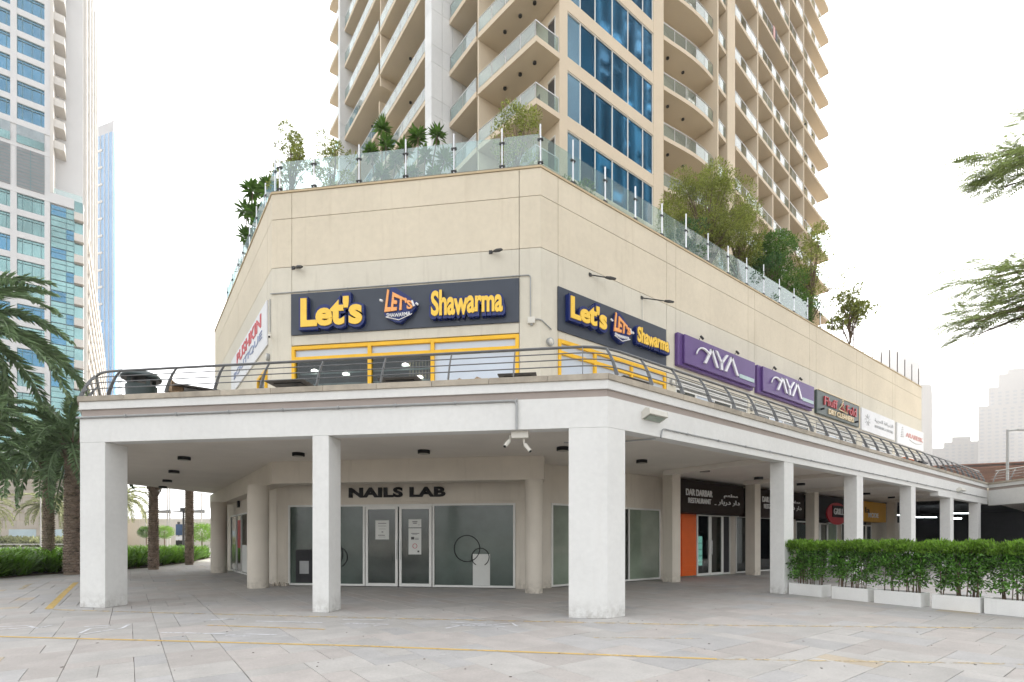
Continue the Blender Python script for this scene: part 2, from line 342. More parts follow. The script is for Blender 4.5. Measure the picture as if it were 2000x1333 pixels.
# ------------------------------------------------------------------ ground, pavement, road
def flat(name, poly, z, m, parent=None, label=None, kind=None):
    o = MB().add([(x, y, z) for x, y in poly], [tuple(range(len(poly)))]).build(name, m, parent)
    if kind: o['kind'] = kind
    return o
GSAND = mat('sandy_ground', (.36, .33, .29), .95, var=.15, scale=.15, fine=.08, bump=.2)
flat('ground', [(-1500, -1500), (2500, -1500), (2500, 2500), (-1500, 2500)], -.05, GSAND, kind='structure')
FARPAVE = mat('distant_pale_paving', (.44, .43, .42), .85, var=.1, scale=.4, fine=.05, bump=.1)
pave = MB().prism([(-25, -20), (80, -20), (80, 60), (-10, 60), (-25, 40)], -.045, -.012).build('pavement', MORTAR); pave['kind'] = 'structure'
flat('far_paving', [(-10, 34), (20, 34), (60, 60), (40, 105), (-10, 105)], -.007, FARPAVE, kind='structure')
road = flat('road', [(-60, 45), (-8, 45), (0, 96), (-40, 116), (-60, 100)], -.003, mat('asphalt', (.16, .165, .17), .9, var=.15, scale=.8, fine=.15, bump=.4), kind='structure')
FW = np.array([math.cos(R(YAW)), math.sin(R(YAW))]); RT = np.array([math.sin(R(YAW)), -math.cos(R(YAW))])
stones = []
rs = random.Random(3)
GM = .351; X0, Y0 = -.295 - 40 * GM, 8.99 - 60 * GM; NX, NY = 190, 170     # modular laying pattern on a 35 cm grid, as measured from the joints
occ = np.zeros((NX, NY), bool)
shapes = [(3, 2), (2, 3), (2, 2), (2, 2), (3, 3), (2, 1), (1, 2), (3, 2)]
for j in range(NY):
    for i in range(NX):
        if occ[i, j]: continue
        sh = rs.sample(shapes, len(shapes)) + [(2, 1), (1, 2), (1, 1)]
        for a_, b_ in sh:
            if i + a_ <= NX and j + b_ <= NY and not occ[i:i + a_, j:j + b_].any(): break
        occ[i:i + a_, j:j + b_] = True; x, y, L, h = X0 + i * GM, Y0 + j * GM, a_ * GM, b_ * GM
        cx, cy = x + L / 2, y + h / 2; d = cx * FW[0] + cy * FW[1]; r = cx * RT[0] + cy * RT[1]
        if 4.4 < d < 36 and abs(r) < 1.12 * d + 1.2: stones.append((d, x, y, L, h))
stones.sort()
smesh = {}
def stone_geo(x, y, L, h, top, g=.0045, c=.005):
    xs0, xs1, ys0, ys1 = x + g, x + L - g, y + g, y + h - g
    v = [(xs0, ys0, -.02), (xs1, ys0, -.02), (xs1, ys1, -.02), (xs0, ys1, -.02), (xs0, ys0, top - c), (xs1, ys0, top - c), (xs1, ys1, top - c), (xs0, ys1, top - c),
         (xs0 + c, ys0 + c, top), (xs1 - c, ys0 + c, top), (xs1 - c, ys1 - c, top), (xs0 + c, ys1 - c, top)]
    f = [(0, 1, 5, 4), (1, 2, 6, 5), (2, 3, 7, 6), (3, 0, 4, 7), (4, 5, 9, 8), (5, 6, 10, 9), (6, 7, 11, 10), (7, 4, 8, 11), (8, 9, 10, 11)]
    return v, f
rest = [MB() for _ in range(4)]
for i, (d, x, y, L, h) in enumerate(stones):
    mi = rs.choices([0, 1, 2, 3], [5, 3.2, 4.5 if L * h < .2 else (.5 if L * h < .3 else 0), 2.2])[0]; top = rs.uniform(-.0015, .0015)
    if i < 300:
        k = (round(L, 2), round(h, 3), mi)
        if k not in smesh:
            v, f = stone_geo(-L / 2, -h / 2, L, h, 0, rs.choice([.002, .003, .0055]), .004); me = bpy.data.meshes.new('paving_stone'); me.from_pydata(v, [], f); me.materials.append(RSTONE[mi]); smesh[k] = me
        o = bpy.data.objects.new('paving_stone', smesh[k]); COL.objects.link(o); o.parent = pave
        o.location = (x + L / 2, y + h / 2, top); o.rotation_euler = (rs.uniform(-.0015, .0015), rs.uniform(-.0015, .0015), 0)
    else:
        v, f = stone_geo(x, y, L, h, top, rs.choice([.002, .003, .006]), .003); rest[mi].add(v, f)
V = []; Fs = []; mi_l = []
allr = MB()
for k in range(4):
    for f in rest[k].f: mi_l.append(k)
    allr.add(rest[k].v, rest[k].f)
me = bpy.data.meshes.new('paving_stones_beyond'); me.from_pydata(allr.v, [], allr.f)
for m_ in RSTONE: me.materials.append(m_)
me.polygons.foreach_set('material_index', mi_l); o = bpy.data.objects.new('paving_stones_beyond', me); COL.objects.link(o); o.parent = pave; o['kind'] = 'stuff'
# painted lines: ribbons lying 3 mm over the stones
def ribbon(name, pts, wd, m, z=.0045):
    mb = MB(); P = [Vector((a, b, 0)) for a, b in pts]; L = []
    for i, p in enumerate(P):
        t = (P[min(i + 1, len(P) - 1)] - P[max(i - 1, 0)]).normalized(); s = Vector((-t.y, t.x, 0)) * wd / 2
        L.append(((p + s).x, (p + s).y)); L.append(((p - s).x, (p - s).y))
    mb.add([(a, b, z) for a, b in L], [(2 * i, 2 * i + 1, 2 * i + 3, 2 * i + 2) for i in range(len(P) - 1)])
    return mb.build(name, m, pave)
ribbon('painted_line', [(-3.4, 13.4), (-1.69, 11.73), (.63, 9.51), (2.75, 7.47), (4.61, 5.51)], .085, YPAINT, .0042)
ribbon('painted_line', [(4.61, 5.51), (6.27, 3.76)], .085, YPAINT, .0042)
ribbon('painted_line', [(6.27, 3.76), (8.7, 1.64), (10.5, 0)], .085, YPAINTF, .0042)
ribbon('painted_line', [(-1.47, 15.72), (-1.53, 20), (-1.56, 24.8)], .15, YPAINT, .0042)
ribbon('painted_line', [(-1.47, 15.6), (.4, 13.6), (3.74, 10.16), (6.77, 7.16), (8.73, 5.24), (12.83, 1.73)], .13, YPAINTF, .0042)
ribbon('painted_line', [(1.17, 10.95), (2.78, 9.19)], .06, YPAINT, .0052)
ribbon('painted_line', [(6.04, 5.79), (7.36, 4.68)], .06, YPAINTF, .0052)
ribbon('painted_line', [(-2.76, 22.36), (-2.84, 25.25)], .14, YPAINTF, .0052)
for pts in ([(1.12, 11.73), (1.5, 11.62), (1.79, 11.39)], [(1.3, 11.6), (1.72, 11.5)], [(1.98, 10.92), (2.96, 9.95)], [(.44, 10.58), (1.3, 9.76)], [(1.28, 9.6), (1.62, 9.5), (1.97, 9.14)], [(1.35, 9.45), (1.6, 9.3)],
            [(-1.88, 13.04), (-1.5, 12.9), (-1.3, 12.4), (-1.15, 12.7)], [(-1.9, 12.7), (-1.2, 12.5)], [(-.67, 11.3), (-.55, 11.8), (-.3, 11.8)], [(-.65, 12.11), (-.28, 12.04)], [(-.6, 11.2), (-.1, 11.5), (0, 11.9)],
            [(3.4, 10.09), (4.11, 9.47)], [(3.3, 9.6), (3.9, 9.0), (3.6, 9.0)], [(4.54, 7.99), (5.0, 8.1), (5.4, 7.8), (5.83, 7.72), (5.7, 7.39)], [(4.95, 8.52), (5.3, 8.0), (5.5, 8.05)], [(4.7, 8.3), (5.5, 7.5)]):
    ribbon('painted_line', pts, .055, WPAINT, .0062)

sp = MB(); rl_ = random.Random(21)
for k in range(150):
    d = rl_.uniform(5.5, 17); r_ = rl_.uniform(-1, 1) * d; p = FW * d + RT * r_; s_ = rl_.uniform(.006, .022)
    a0 = rl_.uniform(0, 6); sp.prism([(p[0] + s_ * math.cos(a0 + j * 1.2) * rl_.uniform(.5, 1.2), p[1] + s_ * math.sin(a0 + j * 1.2) * rl_.uniform(.5, 1.2)) for j in range(5)], .002, .006)
o = sp.build('pavement_specks', mat('gum_and_grit', (.10, .08, .065), .9, var=.3, scale=8, bump=0)); tag(o, 'small dark specks and dry leaf bits scattered on the paving', 'litter', kind='stuff')

# ------------------------------------------------------------------ podium building with its arcade and terrace
pod = thing('podium_building', 'cream two-storey corner building with white arcade, shopfronts and upper terrace', 'building', (9.7, 11.5, 0))
def off_line(pts, d):
    """offset an open polyline to its left by d, mitred"""
    out = []; n = len(pts)
    for i in range(n):
        ns = []
        for a, b in ((i - 1, i), (i, i + 1)):
            if 0 <= a and b < n:
                t = np.array(pts[b], float) - np.array(pts[a], float); t /= np.hypot(*t); ns.append(np.array([-t[1], t[0]]))
        m_ = ns[0] if len(ns) == 1 else (ns[0] + ns[1]) / (1 + ns[0] @ ns[1]); out.append(tuple(np.array(pts[i]) + m_ * d))
    return out
EDGE = [(-.917, 29.5), (-.917, 15.617), (7.7, 7.0), (40.57, 7.0)]        # slab outline, building on its left-hand side
def band(edge, d0, d1, z0, z1, name, m, parent=pod, step=None, gap=0, bevel=0):
    A0 = off_line(edge, d0); A1 = off_line(edge, d1); out = []
    for i in range(len(edge) - 1):
        p0, p1, q0, q1 = map(np.array, (A0[i], A0[i + 1], A1[i], A1[i + 1])); n = 1
        if step: n = max(1, int(round(np.hypot(*(p1 - p0)) / step)))
        for k in range(n):
            a, b = k / n, (k + 1) / n; g = gap / np.hypot(*(p1 - p0)) / 2 if n > 1 else 0
            a += g; b -= g
            P0 = p0 + (p1 - p0) * a; P1 = p0 + (p1 - p0) * b; Q0 = q0 + (q1 - q0) * a; Q1 = q0 + (q1 - q0) * b
            mb = MB().hexa([(*P0, z0), (*P1, z0), (*Q1, z0), (*Q0, z0), (*P0, z1), (*P1, z1), (*Q1, z1), (*Q0, z1)])
            out.append(mb.build(name, m, parent, bevel=bevel))
    return out
band(EDGE, 0, .32, 3.87, 4.485, 'fascia', WHITE)
band(EDGE, .035, .32, 4.485, 4.64, 'recessed_band', TAUPE)
band(EDGE, -.012, .32, 4.64, 4.822, 'parapet_fascia', WHITE)
band(EDGE, -.05, .38, 4.822, 4.945, 'cap_stone', CAP, step=1.25, gap=.006, bevel=.008)
# stepped soffit drop at the far end
MB().box(SLABR, 22.85, 32.85, 3.675, 3.868, -.32, .0).build('fascia', WHITE, pod)
floor_poly = [(-.6, 29.5), (-.6, 15.75), (7.83, 7.32), (40.5, 7.32), (46, 7.32), (46, 16), (12, 16), (6, 21), (6, 33.4), (3.57, 31.5), (0, 28.6)]
MB().prism(floor_poly, 4.08, 4.74).build('terrace_slab', SOFFIT, pod)
# shallow beams under the slab across the walkway
for u in (7.8, 13.3, 19.2, 25.2, 30.9): MB().box(SLABR, u - .15, u + .15, 3.93, 4.079, -4.3, -.325).build('soffit_beam', SOFFIT, pod)
# columns
def column(poly, z1=3.868): return MB().prism(poly, 0, z1).build('column', WHITE, pod, bevel=.012)
c = SLABC.P; rr = SLABR.P
def xy(p): return (p[0], p[1])
column([xy(c(.78, 0, 0)), xy(c(.0, 0, 0)), xy(rr(.54, 0, 0)), xy(rr(.54, 0, -.5)), xy(rr(.12, 0, -.62)), xy(c(.78, 0, -.5))][::-1])
column([xy(c(12.186, 0, 0)), xy(c(11.517, 0, 0)), xy(c(11.517, 0, -.60)), xy(c(12.186, 0, -.60))])
column([xy(c(6.357, 0, 0)), xy(c(5.976, 0, 0)), xy(c(5.976, 0, -.56)), xy(c(6.357, 0, -.56))])
for u in (7.53, 12.98, 18.95, 24.97, 30.65): column([xy(rr(u, 0, -.01)), xy(rr(u + .58, 0, -.01)), xy(rr(u + .58, 0, -.43)), xy(rr(u, 0, -.43))], 3.92 if u < 22 else 3.674)
column([(-.62, 26.55), (-.06, 26.55), (-.06, 27.15), (-.62, 27.15)])
for cx_, cy_, r_ in ((3.42, 18.47, .33), (9.70, 11.75, .265), (3.45, 27.87, .35)):
    MB().cyl((cx_, cy_), r_, 0, 3.379, 40).build('round_column', SHOPW, pod, smooth=True)
# beam on the round columns, following chamfer and left side
BE = [(3.642, 33), (3.642, 17.533), (9.78, 11.395)]
band(BE, 0, .55, 3.38, 4.079, 'edge_beam', SHOPW)
# shop walls below
NC = Fr((9.9, 13.15), (-1, 1)); SH = Fr((10., 12.6), (1, 0)); LS = Fr((4.1, 20.), (0, 1))
mb = MB(); mb.box(NC, -.75, 8.2, 2.782, 4.079, -.3, 0); mb.build('shop_wall', SHOPW, pod)
MB().box(NC, -.75, -.135, 0, 2.781, -.3, -.02).build('shop_wall', SHOPW, pod)
MB().box(NC, 7.775, 8.2, 0, 2.781, -.3, -.02).build('shop_wall', SHOPW, pod)
MB().box(NC, -.75, 8.2, 2.86, 3.66, .001, .03).build('sign_panel', SHOPW, pod, bevel=.004)
MB().box(LS, -1.0, 12, 2.785, 4.079, -.3, 0).build('shop_wall', SHOPW, pod)
MB().box(LS, -1.0, .6, 0, 2.80, -.3, 0).build('shop_wall', SHOPW, pod)
MB().box(LS, 8.8, 12, 0, 2.80, -.3, 0).build('shop_wall', SHOPW, pod)
MB().box(SH, .45, 1.15, 0, 4.079, -.3, 0).build('shop_wall', SHOPW, pod)
MB().box(SH, 1.15, 32.5, 2.805, 4.079, -.3, 0).build('shop_wall', SHOPW, pod)
MB().box(SH, 30.3, 36, 0, 2.815, -.3, 0).build('shop_wall', SHOPW, pod)
PIL = [16.05, 22.07, 28.1, 34.1, 40.1]
for x in PIL: MB().wbox(x + .08, x + .58, 11.46, 11.90, 0, 4.079).build('pilaster', SHOPW, pod, bevel=.008)
FILMG = mat('frosted_film_glass', (.055, .078, .066), .22, spec=.6, var=.4, scale=.55, bump=0, coat=.35)
FILML = mat('pale_green_film_glass', (.20, .25, .19), .22, spec=.7, var=.3, scale=.6, bump=0, coat=.5)
SHOPG = glass('shop_glass', (.36, .42, .42), refl=.08, rough=.01)
DOORG = mat('dark_door_glass', (.035, .046, .040), .12, spec=.6, var=.4, scale=.8, bump=0, coat=.4)
def shopfront(fr, us, z0, z1, panes, frame=WFRAME, t=.065, n=.03, depth=.08, trans=None, parent=pod):
    """frame bars at the positions us with head and sill; panes: one material (or None) for each gap"""
    mb = MB()
    for u in us: mb.box(fr, u - t / 2, u + t / 2, z0, z1, n - depth, n)
    for a, b in zip(us[:-1], us[1:]):
        a_, b_ = min(a, b) + t / 2, max(a, b) - t / 2
        mb.box(fr, a_, b_, z1 - t, z1, n - depth, n); mb.box(fr, a_, b_, z0, z0 + t, n - depth, n)
        if trans: mb.box(fr, a_, b_, trans - t / 2, trans + t / 2, n - depth, n)
    f = mb.build('window_frame', frame, parent, bevel=.004, seg=1)
    for (a, b), m_ in zip(zip(us[:-1], us[1:]), panes):
        if m_ is None: continue
        a_, b_ = min(a, b) + t / 2, max(a, b) - t / 2
        MB().box(fr, a_, b_, z0 + t, z1 - t, n - .05, n - .035).build('pane', m_, f)
    return f
def door(fr, u0, u1, z0, z1, gl, frame=WFRAME, hside=1, n=.035):
    mb = MB(); t = .085; a, b = min(u0, u1), max(u0, u1)
    mb.box(fr, a, a + t, z0, z1, n - .06, n); mb.box(fr, b - t, b, z0, z1, n - .06, n); mb.box(fr, a + t, b - t, z1 - t, z1, n - .06, n); mb.box(fr, a + t, b - t, z0, z0 + t * 1.2, n - .06, n)
    d_ = mb.build('door', frame, pod, bevel=.004, seg=1)
    MB().box(fr, a + t, b - t, z0 + t * 1.2, z1 - t, n - .045, n - .03).build('pane', gl, d_)
    hu = (b - t / 2) if hside > 0 else (a + t / 2); p = lambda z, q: fr.P(hu, z, n + q)
    MB().tube([p(.95, 0), p(.95, .05), p(1.55, .05), p(1.55, 0)], .013, 8).build('door_handle', INOX, d_, smooth=True)
    return d_
# nail shop: two large panes, double door, large pane
nf = shopfront(NC, [-.10, 2.60], .03, 2.78, [FILMG])
nf = shopfront(NC, [5.02, 7.74], .03, 2.78, [FILMG]); MB().box(NC, 6.28, 6.33, .095, 2.715, -.02, .0).build('mullion', WFRAME, nf)
MB().box(NC, 2.64, 4.98, 2.70, 2.78, -.04, .045).build('door_head', WFRAME, pod, bevel=.004)
for a, b, h in ((2.66, 3.78, 1), (3.83, 4.96, -1)): door(NC, a, b, .03, 2.695, DOORG, hside=h)
PAPER = mat('paper_notice', (.62, .63, .60), .6, var=.03, bump=0); INK = mat('printed_ink', (.06, .06, .06), .6, var=0, bump=0); REDINK = mat('red_ink', (.45, .04, .05), .6, var=0, bump=0)
def poster(u0, u1, z0, z1, lines, ring=False):
    o = MB().box(NC, u0, u1, z0, z1, .002, .006).build('notice', PAPER, pod)
    for zz, a, b, h in lines: MB().box(NC, u0 + (u1 - u0) * a, u0 + (u1 - u0) * b, zz - h / 2, zz + h / 2, .0062, .0075).build('print', INK, o)
    if ring:
        pts = [NC.P((u0 + u1) / 2 + .075 * math.cos(t * math.pi / 12), z0 + .28 + .075 * math.sin(t * math.pi / 12), .009) for t in range(25)]
        MB().tube(pts, .009, 6, cap=False).build('print', REDINK, o)
poster(4.14, 4.62, 1.60, 2.24, [(2.14, .2, .8, .02), (2.05, .2, .8, .012), (1.95, .25, .75, .01), (1.85, .42, .55, .03), (1.74, .3, .8, .02), (1.68, .25, .75, .01)])
poster(3.02, 3.46, 1.10, 1.97, [(1.80, .15, .8, .018), (1.77, .3, .7, .012), (1.64, .55, .8, .09), (1.64, .2, .5, .014), (1.60, .2, .5, .014), (1.2, .15, .3, .06)], True)
poster(3.02, 3.46, 2.0, 2.27, [(2.19, .3, .7, .025), (2.14, .35, .65, .025), (2.08, .1, .25, .01)])
def ring(cu, cz, r, a0=0, a1=360, parent=None):
    pts = [NC.P(cu + r * math.cos(R(a)), cz + r * math.sin(R(a)), .012) for a in np.linspace(a0, a1, 41)]
    MB().tube(pts, .014, 6, cap=True).build('ring_decal', BLACK, parent)
ring(1.47, 1.30, .43, parent=nf); ring(1.02, 1.02, .29, -60, 240, parent=nf); ring(6.25, 1.10, .46, parent=nf); ring(5.95, 1.0, .33, 100, 330, parent=nf)
MB().box(NC, .70, 1.27, .10, 1.12, .002, .004).build('white_film_patch', PAPER, nf)
MB().box(NC, 6.9, 7.5, .12, 1.25, .002, .004).build('dark_arch_decal', DARKIN, nf)
MB().box(NC, 7.02, 7.36, .42, .86, .0045, .006).build('vent_grille', CONDUIT, nf)
# plaster debris at the door jamb
sb = MB(); rs2 = random.Random(5)
for k in range(26):
    a = 7.72 + rs2.random() * .5; s = .02 + rs2.random() * .06; q = -.01 + rs2.random() * .18
    sb.box(NC, a, a + s, 0, s * .7 + .04 * (k % 3), q, q + s)
o = sb.build('rubble', SHOPW); tag(o, 'small heap of broken white plaster left of the glazed shop', 'rubble', kind='stuff')
shopfront(LS, [.6, 3.2, 4.3, 5.9, 7.2, 8.8], .05, 2.78, [DOORG] * 5)
for k, (a, b, z0_, z1_, m_) in enumerate(((4.45, 5.7, .15, 1.35, PAPER), (7.3, 8.6, .15, 1.2, FILML), (6.1, 6.9, 1.2, 2.5, RLET))): MB().box(LS, a, b, z0_, z1_, .003, .006).build('window_sticker', m_, pod)
shopfront(SH, [1.17, 2.4, 4.1, 5.02, 6.88], .03, 2.80, [FILML, FILML, SHOPG, FILML])
# restaurant bays
for a_, b_ in ((6.92, 7.19), (12.09, 12.58), (18.14, 18.66), (24.04, 24.66), (29.61, 30.29)): MB().box(SH, a_, b_, 0, 2.80, -.3, -.005).build('shop_wall', SHOPW, pod)
for a, b in ((7.26, 8.28), (8.34, 9.36)):
    for k in range(13): MB().box(SH, a, b, .1 + k * .2, .29 + k * .2, .0, .03).build('louvre_slat', ORANGE, pod)
MB().box(SH, 7.2, 9.4, .06, 2.74, -.05, -.001).build('shutter_panel', ORANGE, pod)
for a, b, h in ((9.42, 10.40, 1), (10.44, 11.42, -1)): door(SH, a, b, .03, 2.70, SHOPG, hside=h)
shopfront(SH, [11.47, 12.05], .03, 2.70, [DARKIN]); shopfront(SH, [12.62, 14.2, 16.2, 18.1], .03, 2.70, [SHOPG, SHOPG, DARKIN])
shopfront(SH, [18.7, 20.5], .03, 2.6, [DOORG]); 
for a, b, h in ((20.6, 21.6, 1), (21.65, 22.65, -1)): door(SH, a, b, .03, 2.55, DOORG, hside=h)
shopfront(SH, [22.7, 24.0], .03, 2.6, [FILML]); shopfront(SH, [24.7, 27.6], .03, 2.6, [DOORG])
for a, b, h in ((27.65, 28.6, 1), (28.65, 29.6, -1)): door(SH, a, b, .03, 2.55, DOORG, hside=h)
# interiors: back wall and floor behind the clear glass, a few shelves and drink coolers in restaurant
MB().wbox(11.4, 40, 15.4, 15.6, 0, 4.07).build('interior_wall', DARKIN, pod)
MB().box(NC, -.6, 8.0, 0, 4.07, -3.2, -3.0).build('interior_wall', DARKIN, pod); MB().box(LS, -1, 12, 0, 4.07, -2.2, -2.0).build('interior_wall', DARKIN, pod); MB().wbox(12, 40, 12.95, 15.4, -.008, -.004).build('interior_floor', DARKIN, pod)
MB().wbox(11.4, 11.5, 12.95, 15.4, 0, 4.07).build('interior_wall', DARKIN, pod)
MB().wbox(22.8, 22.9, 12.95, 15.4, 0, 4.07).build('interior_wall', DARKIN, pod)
CYANL = mat('cooler_light', (.5, .8, .7), .5, var=0, bump=0, emit=(.5, .9, .75), estr=.35)
for x, lab in ((20.3, 'lit drinks cooler with green bottles beside restaurant door, seen through the glass'), (21.3, 'lit drinks cooler behind the right-hand restaurant pane')):
    t = thing('drinks_cooler', lab, 'cooler', (x, 14.0, 0))
    MB().wbox(x, x + .8, 14, 14.7, 0, 2.0).build('body', BLACK, t, bevel=.02); MB().wbox(x + .06, x + .74, 13.98, 13.997, .35, 1.75).build('door', CYANL, t)
    for k in range(4): MB().wbox(x + .08, x + .72, 13.95, 13.975, .5 + k * .3, .53 + k * .3).build('shelf', INOX, t)

# ---- upper walls: panels between recessed joints
core = MB().prism([(3.9, 31), (3.9, 17.64), (9.82, 11.72), (45.6, 11.72), (45.6, 30)], 4.745, 12.45); core.build('wall_core', JOINT, pod)
J = .009
def panel(fr, u0, u1, z0, z1, m, n=0, name='wall_panel', d=.24):
    return MB().box(fr, u0 + J, u1 - J, z0 + J, z1 - J, -d, n).build(name, m, pod)
def corner_cut(fr, u0, u1): return u0, u1
ZL = [4.75, 10.24, 11.78, 12.60]
def bay(fr, u0, u1, hole=None):
    panel(fr, u0, u1, ZL[2], ZL[3], WARM); panel(fr, u0, u1, ZL[1], ZL[2], WARM)
    if hole:
        h0, h1 = hole; 
        MB().box(fr, u0 + J, u1 - J, h1, ZL[1] - J, -.24, 0).build('wall_panel', PALE, pod)
        if h0 > 4.8: MB().box(fr, u0 + J, u1 - J, ZL[0], h0, -.24, 0).build('wall_panel', PALE, pod)
    else: MB().box(fr, u0 + J, u1 - J, ZL[0], ZL[1] - J, -.24, 0).build('wall_panel', PALE, pod)
def wedge(pts, z0, z1, m):      # corner panels with mitred plan
    MB().prism(pts, z0 + J, z1 - J).build('wall_panel', m, pod)
# chamfer wall bays (between the corners)
bay(WC, .641, 7.906, (4.75, 7.745))
# corner pieces wrapping round the two corners
A_ = np.array([9.716, 11.459]); B_ = np.array(BX)
for z0_, z1_, m_ in ((ZL[0], ZL[1], PALE), (ZL[1], ZL[2], WARM), (ZL[2], ZL[3], WARM)):
    wedge([xy(WC.P(.641 - J, 0, 0)), xy(A_), xy(WR.P(.692 - J, 0, 0)), xy(WR.P(.692 - J, 0, -.24)), xy(WC.P(.0, 0, -.26)), xy(WC.P(.641 - J, 0, -.24))][::-1], z0_, z1_, m_)
    wedge([xy(WC.P(7.906 + J, 0, 0)), xy(B_), xy(WL.P(.6, 0, 0)), xy(WL.P(.6, 0, -.24)), xy(WC.P(8.59, 0, -.26)), xy(WC.P(7.906 + J, 0, -.24))], z0_, z1_, m_)
VG = [.692, 6.061, 6.622, 11.842, 12.411, 17.87, 18.644, 24.024, 24.88, 30.038, 30.525, 36.15]
for i, (a, b) in enumerate(zip(VG[:-1], VG[1:])):
    bay(WR, a, b, (4.75, 7.70) if i % 2 == 0 else None)
for a, b in ((.6 + J, 6.1), (6.1, 13.4)): bay(WL, a, b)
# coping
EW = [(3.642, 31), (3.642, 17.533), (9.716, 11.459), (45.87, 11.459)]
band(EW, -.03, .42, 12.60, 12.655, 'coping', mat('coping_paint', (.52, .42, .27), .8, var=.08, scale=1), step=3.0, gap=.004)
band(EW, .002, .40, 12.655, 12.70, 'coping_top_strip', mat('coping_grey', (.20, .18, .14), .8, var=.1))  # dark grey strip lying on top of the coping
MB().prism([(4.1, 31), (4.1, 17.8), (9.95, 12.0), (45.4, 12.0), (45.4, 31)], 12.30, 12.42).build('roof_deck', mat('roof_deck_tile', (.35, .33, .30), .9, var=.1, scale=1), pod)
# upper windows, chamfer: yellow frame, two clear openings, one frosted
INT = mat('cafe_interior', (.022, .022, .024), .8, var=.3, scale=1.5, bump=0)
BLUEFILM = mat('pale_blue_window_film', (.50, .56, .64), .3, spec=.5, var=.06, scale=.6, bump=0, coat=.3)
CAFEG = glass('cafe_glass', (.60, .66, .66), refl=.0, rough=.01)
def yellow_front(fr, us, mats, zt=7.70, zm=7.36, z0=4.80, t=.11):
    mb = MB()
    for u in us: mb.box(fr, u - t / 2, u + t / 2, z0, zt, -.10, .03)
    for a, b in zip(us[:-1], us[1:]):
        for zz in (zt - t / 2, zm - t / 2): mb.box(fr, a + t / 2, b - t / 2, zz - t / 2, zz + t / 2, -.10, .03)
    f = mb.build('window_frame', YELL, pod, bevel=.006, seg=1)
    for (a, b), m_ in zip(zip(us[:-1], us[1:]), mats):
        MB().box(fr, a + t / 2, b - t / 2, zm, zt - t, -.07, -.05).build('transom_panel', BLUEFILM, f)
        MB().box(fr, a + t / 2, b - t / 2, z0, zm - t, -.07, -.05).build('pane', m_, f)
    return f
yellow_front(WC, [.70, 3.30, 5.31, 7.85], [BLUEFILM, CAFEG, CAFEG])
yellow_front(WR, [.75, 2.3, 4.1, 5.95], [BLUEFILM, BLUEFILM, BLUEFILM], z0=4.8)
# no room behind: near-black lining panels just behind the glass paint the cafe's darkness
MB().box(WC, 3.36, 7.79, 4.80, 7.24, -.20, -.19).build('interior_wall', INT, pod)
for k, (u, z) in enumerate(((7.2, 6.95), (6.15, 6.8), (6.75, 6.25), (4.2, 7.0), (3.75, 6.6))):
    pts = [(0.02, z + .06), (.17, z + .02), (.19, z - .015), (.0, z - .02)]; p = WC.P(u, 0, -.13)
    MB().lathe(p[:2], [(r_ * .6, zz) for r_, zz in pts], 16).build('pendant_lamp', mat('pendant_glow', (.8, .8, .75), .5, var=0, bump=0, emit=(1, .95, .85), estr=1.2), pod, smooth=True)
for k in range(7): MB().box(WC, 3.45 + .1 * k, 3.50 + .1 * k, 5.9, 7.15, -.185, -.175).build('bottle_rack', mat('warm_glass_rack', (.35, .25, .15), .4, var=.5, scale=8, bump=0), pod)
for k in range(6): MB().box(WC, 4.9 + .4 * k, 4.96 + .4 * k, 4.9, 7.1, -.185, -.17).build('interior_post', DARKIN, pod)
for k in range(3): MB().box(WC, 3.4, 7.75, 6.15 + .35 * k, 6.2 + .35 * k, -.18, -.165).build('interior_beam', CONDUIT, pod)
# right-hand upper windows: white frames with a louvre strip
for i in range(2, 11, 2):
    a, b = VG[i] + .05, VG[i + 1] - .05; us = list(np.linspace(a, b, 5)); 
    shopfront(WR, us, 4.85, 7.30, [BLUEFILM if k == 1 else DOORG for k in range(4)], trans=6.5, n=-.02)
    for k in range(5): MB().box(WR, a, b, 7.33 + k * .07, 7.37 + k * .07, -.12, .01).build('louvre_slat', WFRAME, pod)
    MB().box(WR, a, b, 7.30, 7.70, -.2, -.13).build('louvre_back', DARKIN, pod)

# bulkhead lights, conduits, camera, etc.
def bulkhead(fr, u, z, lab):
    t = thing('bulkhead_light', lab, 'wall light', fr.P(u, z, 0), 'round wall lights over the terrace')
    c0 = Vector(fr.P(u, z, 0)); n = Vector((*fr.n, 0))
    MB().tube([c0, c0 + n * .05, c0 + n * .10], .12, 20).build('housing', CONDUIT, t, bevel=.012); MB().tube([c0 + n * .10, c0 + n * .13], .085, 20, r1=.05).build('lens', PLASTW, t, smooth=True)
bulkhead(WR, .33, 7.50, 'round grey wall light on the building corner between the two yellow-framed windows')
bulkhead(WR, 6.35, 7.42, 'round grey wall light left of the white windows under the first purple sign')
bulkhead(WR, 12.1, 7.35, 'round grey wall light under the gap between the two purple signs')
bulkhead(WR, 18.2, 7.30, 'round grey wall light under the gap left of the dark dry cleaner sign')
bulkhead(WL, .35, 7.5, 'dark wall light over the orange-framed door on the left side wall')
